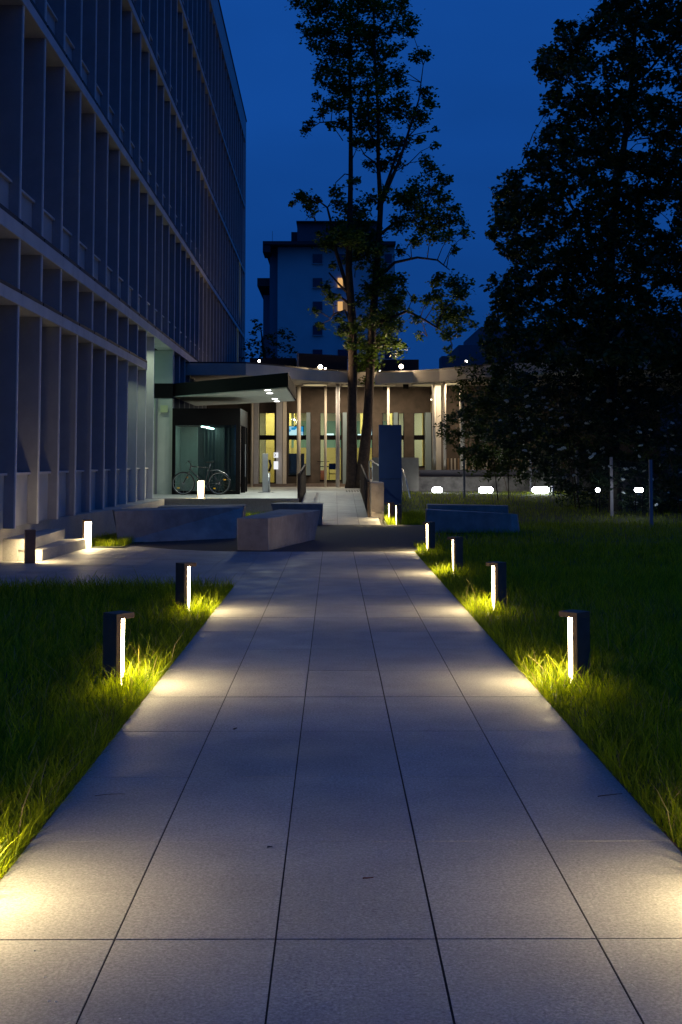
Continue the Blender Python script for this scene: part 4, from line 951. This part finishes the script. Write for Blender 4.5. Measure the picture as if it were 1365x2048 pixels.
# flowering shrubs and hedge on the right
def shrub(name, label, region, Y, dY, rrange, dens, lsize, m, flowers=0, stems=6, step=1.2, cat='shrub'):
    ys = [p[0] for p in region]; base = at((region[-1][1] + region[-1][2]) / 2, 1000, Y)
    t = thing(name, label, cat, (base[0], Y, bank(0, Y)))
    cl = []; y = ys[0]
    while y <= ys[-1]:
        a = float(np.interp(y, ys, [p[1] for p in region])); b = float(np.interp(y, ys, [p[2] for p in region])); x = a + random.uniform(0, 8)
        while x < b:
            r = random.uniform(*rrange); YY = Y + random.uniform(-dY, dY)
            if random.random() > 0.08:
                p = at(x, y + random.uniform(-8, 8), YY); cl.append(((p[0] - base[0], YY - Y, max(0.05, p[2] - bank(0, Y))), r * YY / F_PX))
            x += r * step
        y += (rrange[0] + rrange[1]) / 2 * step * .9
    leaves('foliage', clump_points(cl, dens, 5, 0.6), lsize, m, t, 0.5, 0.5)
    for k in range(stems // 3):
        c = random.choice(cl)[0]; q = MB(); x0 = random.uniform(-.2, .2) + c[0] * 0.4
        q.tube([(x0, 0, 0), (x0 + (c[0] - x0) * 0.5 + random.uniform(-.1, .1), c[1] * .5, c[2] * 0.55), c], [0.018, 0.012, 0.006], 6); q.build('stem', M_BARK, t, True)
    if flowers:
        me = None
        bm = bmesh.new()
        for k in range(15):
            a = random.uniform(0, 6.28); rr_ = 0.055 * math.sqrt(random.random())
            mtx = Matrix.Translation((rr_ * math.cos(a), rr_ * math.sin(a), random.uniform(-.01, .012) - rr_ * .2))
            bmesh.ops.create_icosphere(bm, subdivisions=1, radius=random.uniform(0.018, 0.026), matrix=mtx)
        me = bpy.data.meshes.new('flower_head'); bm.to_mesh(me); bm.free(); me.materials.append(M_FLOWER)
        for k in range(flowers):
            c, r = random.choice(cl)
            o = link('flower_head', me, t, (c[0] + random.uniform(-r, r), c[1] - r * random.uniform(0.4, 1.0), c[2] + r * random.uniform(0.3, 0.9)), (random.uniform(-.6, .1), random.uniform(-.4, .4), random.uniform(0, 6)))
            s = random.uniform(0.7, 1.25); o.scale = (s, s, s)
    return t
shrub('laurel_shrub', 'dark narrow leaved shrub reaching out before the pavilion columns', [(750, 1000, 1060), (790, 960, 1070), (840, 905, 1070), (862, 888, 1070), (885, 895, 1060), (910, 925, 1060), (945, 975, 1060)], 37.5, 1.0, (14, 22), 1500, 0.13, M_LEAFD, 0, 8)
shrub('elder_shrub', 'flowering elder bush with pale flat flower heads beside the laurel', [(700, 1110, 1190), (740, 1060, 1210), (800, 1010, 1230), (860, 990, 1240), (920, 1030, 1240), (960, 1090, 1240), (1000, 1130, 1240)], 34.0, 1.0, (14, 24), 1100, 0.13, M_SHRUB, 75, 8)
shrub('elder_shrub', 'largest flowering elder bush at the right edge behind the fence', [(700, 1230, 1460), (760, 1190, 1480), (850, 1180, 1480), (950, 1200, 1480), (1040, 1290, 1480)], 32.6, 0.9, (16, 26), 1100, 0.13, M_SHRUB, 105, 10)
shrub('hedge', 'dark low hedge at the fence foot under the elder bushes', [(985, 1120, 1500), (1010, 1110, 1500), (1040, 1200, 1500)], 34.8, .6, (12, 18), 800, 0.10, M_LEAFD, 14, 6, cat='hedge')
shrub('ivy_bank', 'dark bushes behind the small floodlights at the back of the lawn', [(700, 1190, 1600), (780, 1150, 1600), (880, 1080, 1600), (930, 1060, 1600), (985, 1075, 1600)], 43.5, .8, (14, 22), 550, 0.13, M_LEAFD, 0, 6, cat='bush')
shrub('dark_shrub', 'dark shrub between the pavilion and the neighbour house', [(740, 930, 1130), (800, 925, 1130), (860, 950, 1130), (930, 960, 1130)], 42.5, 1.0, (14, 22), 1100, 0.14, M_LEAFD, 0, 6)
# small tree behind the canopy on the left
t3 = thing('small_tree', 'small dark tree beside the end of the office facade', 'tree', (-7.0, 66, 0))
cl3 = []
for (x, y, r) in [(510,640,8),(520,655,12),(505,665,12),(500,690,16),(520,690,18),(540,680,16),(555,670,14),(575,675,14),(560,695,18),(585,700,12),(540,705,18),(515,715,18),(500,715,14),(575,720,16),(550,725,18),(530,730,18),(568,660,8)]:
    Y = 66 + random.uniform(-1, 1); p = at(x, y, Y); cl3.append(((p[0] + 7.0, Y - 66, p[2]), r * Y / F_PX))
leaves('crown', clump_points(cl3, 220, 6, 0.6), 0.2, M_LEAFD, t3)
q = MB(); c0 = at(530, 720, 66); q.tube([(c0[0] + 7, 0, 0), (c0[0] + 7, 0, c0[2]), (c0[0] + 6.8, 0, c0[2] + 1.6)], [0.15, 0.1, 0.03], 8); q.build('trunk', M_BARK, t3, True)

# ------------------------------------------------------------------ grass
def blades(name, P, hmin, hmax, wid, lean, m=M_GRASS, label=None):
    n = len(P); h = rng.uniform(hmin, hmax, n) * rng.uniform(0.55, 1.0, n); tall = rng.uniform(0, 1, n) < 0.035; h[tall] *= rng.uniform(1.2, 1.65, tall.sum())
    a = rng.uniform(0, 2*np.pi, n); ld = rng.uniform(0, 2*np.pi, n); ln = rng.uniform(0.1, lean, n) * h
    w = wid * rng.uniform(0.7, 1.3, n)
    sx, sy = np.cos(a) * w / 2, np.sin(a) * w / 2; lx, ly = np.cos(ld) * ln, np.sin(ld) * ln
    rows = []
    for f, ww in ((0, 1.0), (0.45, 0.85), (0.8, 0.5)):
        cx = P[:, 0] + lx * f * f; cy = P[:, 1] + ly * f * f; cz = P[:, 2] + h * f * (1 - 0.12 * f)
        rows.append(np.stack([cx - sx*ww, cy - sy*ww, cz], 1)); rows.append(np.stack([cx + sx*ww, cy + sy*ww, cz], 1))
    rows.append(np.stack([P[:, 0] + lx, P[:, 1] + ly, P[:, 2] + h * 0.88], 1))
    V = np.stack(rows, 1).reshape(-1, 3); b = np.arange(n)[:, None] * 7
    T = np.concatenate([b + np.array([t]) for t in ((0,1,3),(0,3,2),(2,3,5),(2,5,4),(4,5,6))], 0)
    o = np_mesh(name, V, T, m); o['kind'] = 'stuff'
    if label: o['label'] = label; o['category'] = 'grass'
    return o
def scatter(x0, x1, y0, y1, dens, cond=None, z=0.0):
    n = int((x1 - x0) * (y1 - y0) * dens); X = rng.uniform(x0, x1, n); Y = rng.uniform(y0, y1, n)
    nz = np.sin(X*5.1 + 1.3*np.sin(Y*3.7)) * np.sin(Y*4.3 + 1.7*np.sin(X*2.9)); keep = rng.uniform(0, 1, n) < 0.72 + 0.28 * nz
    if cond is not None: keep &= cond(X, Y)
    X, Y = X[keep], Y[keep]; Z = z(X, Y) if callable(z) else np.full(len(X), z)
    return np.stack([X, Y, Z - 0.012], 1)
kl = 0.285
left = [scatter(-2.6, XE[0] - 0.008, 3.2, 7.0, 4000, lambda x, y: x > -kl*y - 0.7), scatter(-4.0, XE[0] - 0.008, 7.0, 11, 2500, lambda x, y: x > -kl*y - 0.7), scatter(-5.2, XE[0] - 0.008, 11, 14.93, 1700, lambda x, y: x > -kl*y - 0.8)]
blades('grass', np.concatenate(left), 0.09, 0.24, 0.0066, 0.75, label='long green grass of the left lawn lit by two bollards')
bankz = lambda x, y: np.clip((y - 29.5) / 11.0, 0, 1) * 0.42
right = [scatter(XE[5] + 0.008, 2.9, 3.2, 7.0, 4000, lambda x, y: x < kl*y + 0.7), scatter(XE[5] + 0.008, 4.0, 7.0, 11, 2500, lambda x, y: x < kl*y + 0.7), scatter(XE[5] + 0.008, 5.6, 11, 16.5, 1600, lambda x, y: x < kl*y + 0.7)]
blades('grass', np.concatenate(right), 0.09, 0.24, 0.0066, 0.75, label='long green grass of the right lawn nearest the camera')
far = [scatter(XE[5] + 0.008, 7.8, 16.5, 22, 900, lambda x, y: (x < kl*y + 0.6) & (x > 1.4)), scatter(1.6, 9, 22, 30, 380, lambda x, y: (x > 1.36 + (y - 20.6)*0.155)), scatter(1.3, 10, 30, 41, 150, None, bankz)]
blades('grass', np.concatenate(far), 0.08, 0.19, 0.008, 0.7, label='dark grass of the right lawn towards the floodlights')
bd = [scatter(1.26, 2.3, 29.12, 32.0, 1700, None, bankz)]
blades('grass', np.concatenate(bd), 0.12, 0.26, 0.008, 0.8, label='bright grass round the two small bollards by the blue sign')
pb = [scatter(-4.4, -0.95, 28.3, 32.7, 700, None, 0.06), scatter(-4.35, -3.62, 21.55, 23.6, 2600, lambda x, y: (y > 21.55 + (x + 4.35) * 0.15), 0.02)]
blades('grass', np.concatenate(pb), 0.10, 0.22, 0.007, 0.8, label='grass in the beds between the benches and the terrace')
# low ragged turf fringe beside the path edges
fr_ = []
for xe, s in ((XE[0] - 0.004, -1), (XE[5] + 0.004, 1)):
    n = 5200; Y = rng.uniform(3.2, 20.4 if s > 0 else 14.9, n); fr_.append(np.stack([xe + s * np.abs(rng.normal(0, 0.02, n)), Y, np.full(n, -0.015)], 1))
blades('grass', np.concatenate(fr_), 0.04, 0.13, 0.004, 1.2, label='short ragged fringe of grass along both path edges')
M_DRY = foliage('dry_blade', (0.22, 0.17, 0.06), (0.40, 0.32, 0.14), 0.3, 6.0)
dry = [scatter(-3.6, XE[0] - 0.01, 3.2, 12, 110, lambda x, y: x > -kl*y - 0.6), scatter(XE[5] + 0.01, 4.2, 3.2, 13, 110, lambda x, y: x < kl*y + 0.6)]
blades('grass', np.concatenate(dry), 0.12, 0.30, 0.0045, 1.0, M_DRY, label='scattered dry straw coloured stalks in both front lawns')
# ------------------------------------------------------------------ twigs and leaves lying on the path
tw = mat('twig', (0.05, 0.03, 0.02), 0.9)
def litter(name, label, cat, pxs, r=0.0025, m=None):
    P0 = [gp(x, y, 0.004) for x, y in pxs]; P = []
    if len(P0) == 3:
        for i in range(9):
            u = i / 8; P.append(tuple((1-u)**2 * P0[0][k] + 2*u*(1-u) * P0[1][k] + u*u * P0[2][k] + random.uniform(-.002, .002) for k in (0, 1)))
    else: P = P0
    c = P[0]; q = MB(); q.tube([(p[0]-c[0], p[1]-c[1], 0.003 + r) for p in P], [r * (1 - 0.5 * i / len(P)) for i in range(len(P))], 5)
    o = q.build(name, m or tw, None, True, (c[0], c[1], 0.0)); tag(o, label, cat)
litter('twig', 'thin dark twig on the right slabs close to the grass edge', 'twig', [(1197, 1593), (1215, 1590), (1245, 1588)])
litter('twig', 'thin stalk lying on the left slabs near the lawn', 'twig', [(190, 1592), (215, 1587), (252, 1588)], 0.0015)
litter('leaf_scrap', 'small brown leaf scrap on the middle slabs', 'leaf', [(727, 1757), (737, 1756.5), (747, 1756)], 0.003, mat('brown_leaf', (0.14, 0.05, 0.03), 0.8))
litter('leaf_scrap', 'dark spot of leaf on the slabs left of the middle joint', 'leaf', [(535, 1695), (541, 1694), (546, 1695)], 0.0035, M_FLASH_SHADE)
litter('leaf_scrap', 'dark leaf spot on the slab under the left lawn lamps', 'leaf', [(468, 1459), (474, 1457)], 0.004, M_FLASH_SHADE)
litter('petal', 'white curled petal on the lower right slabs', 'petal', [(1261, 1969), (1266, 1969.5), (1269, 1973)], 0.0012, M_WHITE)
for i, (x, y) in enumerate([(68, 1902), (88, 1955), (41, 1978), (96, 2003), (110, 2004)]):
    litter('petal', ['white petal beside the lower left joint', 'brightest white petal on the lower left slab', 'small petal near the lower left frame edge', 'lowest left of two small petals on the left slab', 'lowest right of two small petals on the left slab'][i], 'petal', [(x, y), (x + 5, y - 1)], 0.002, M_WHITE)
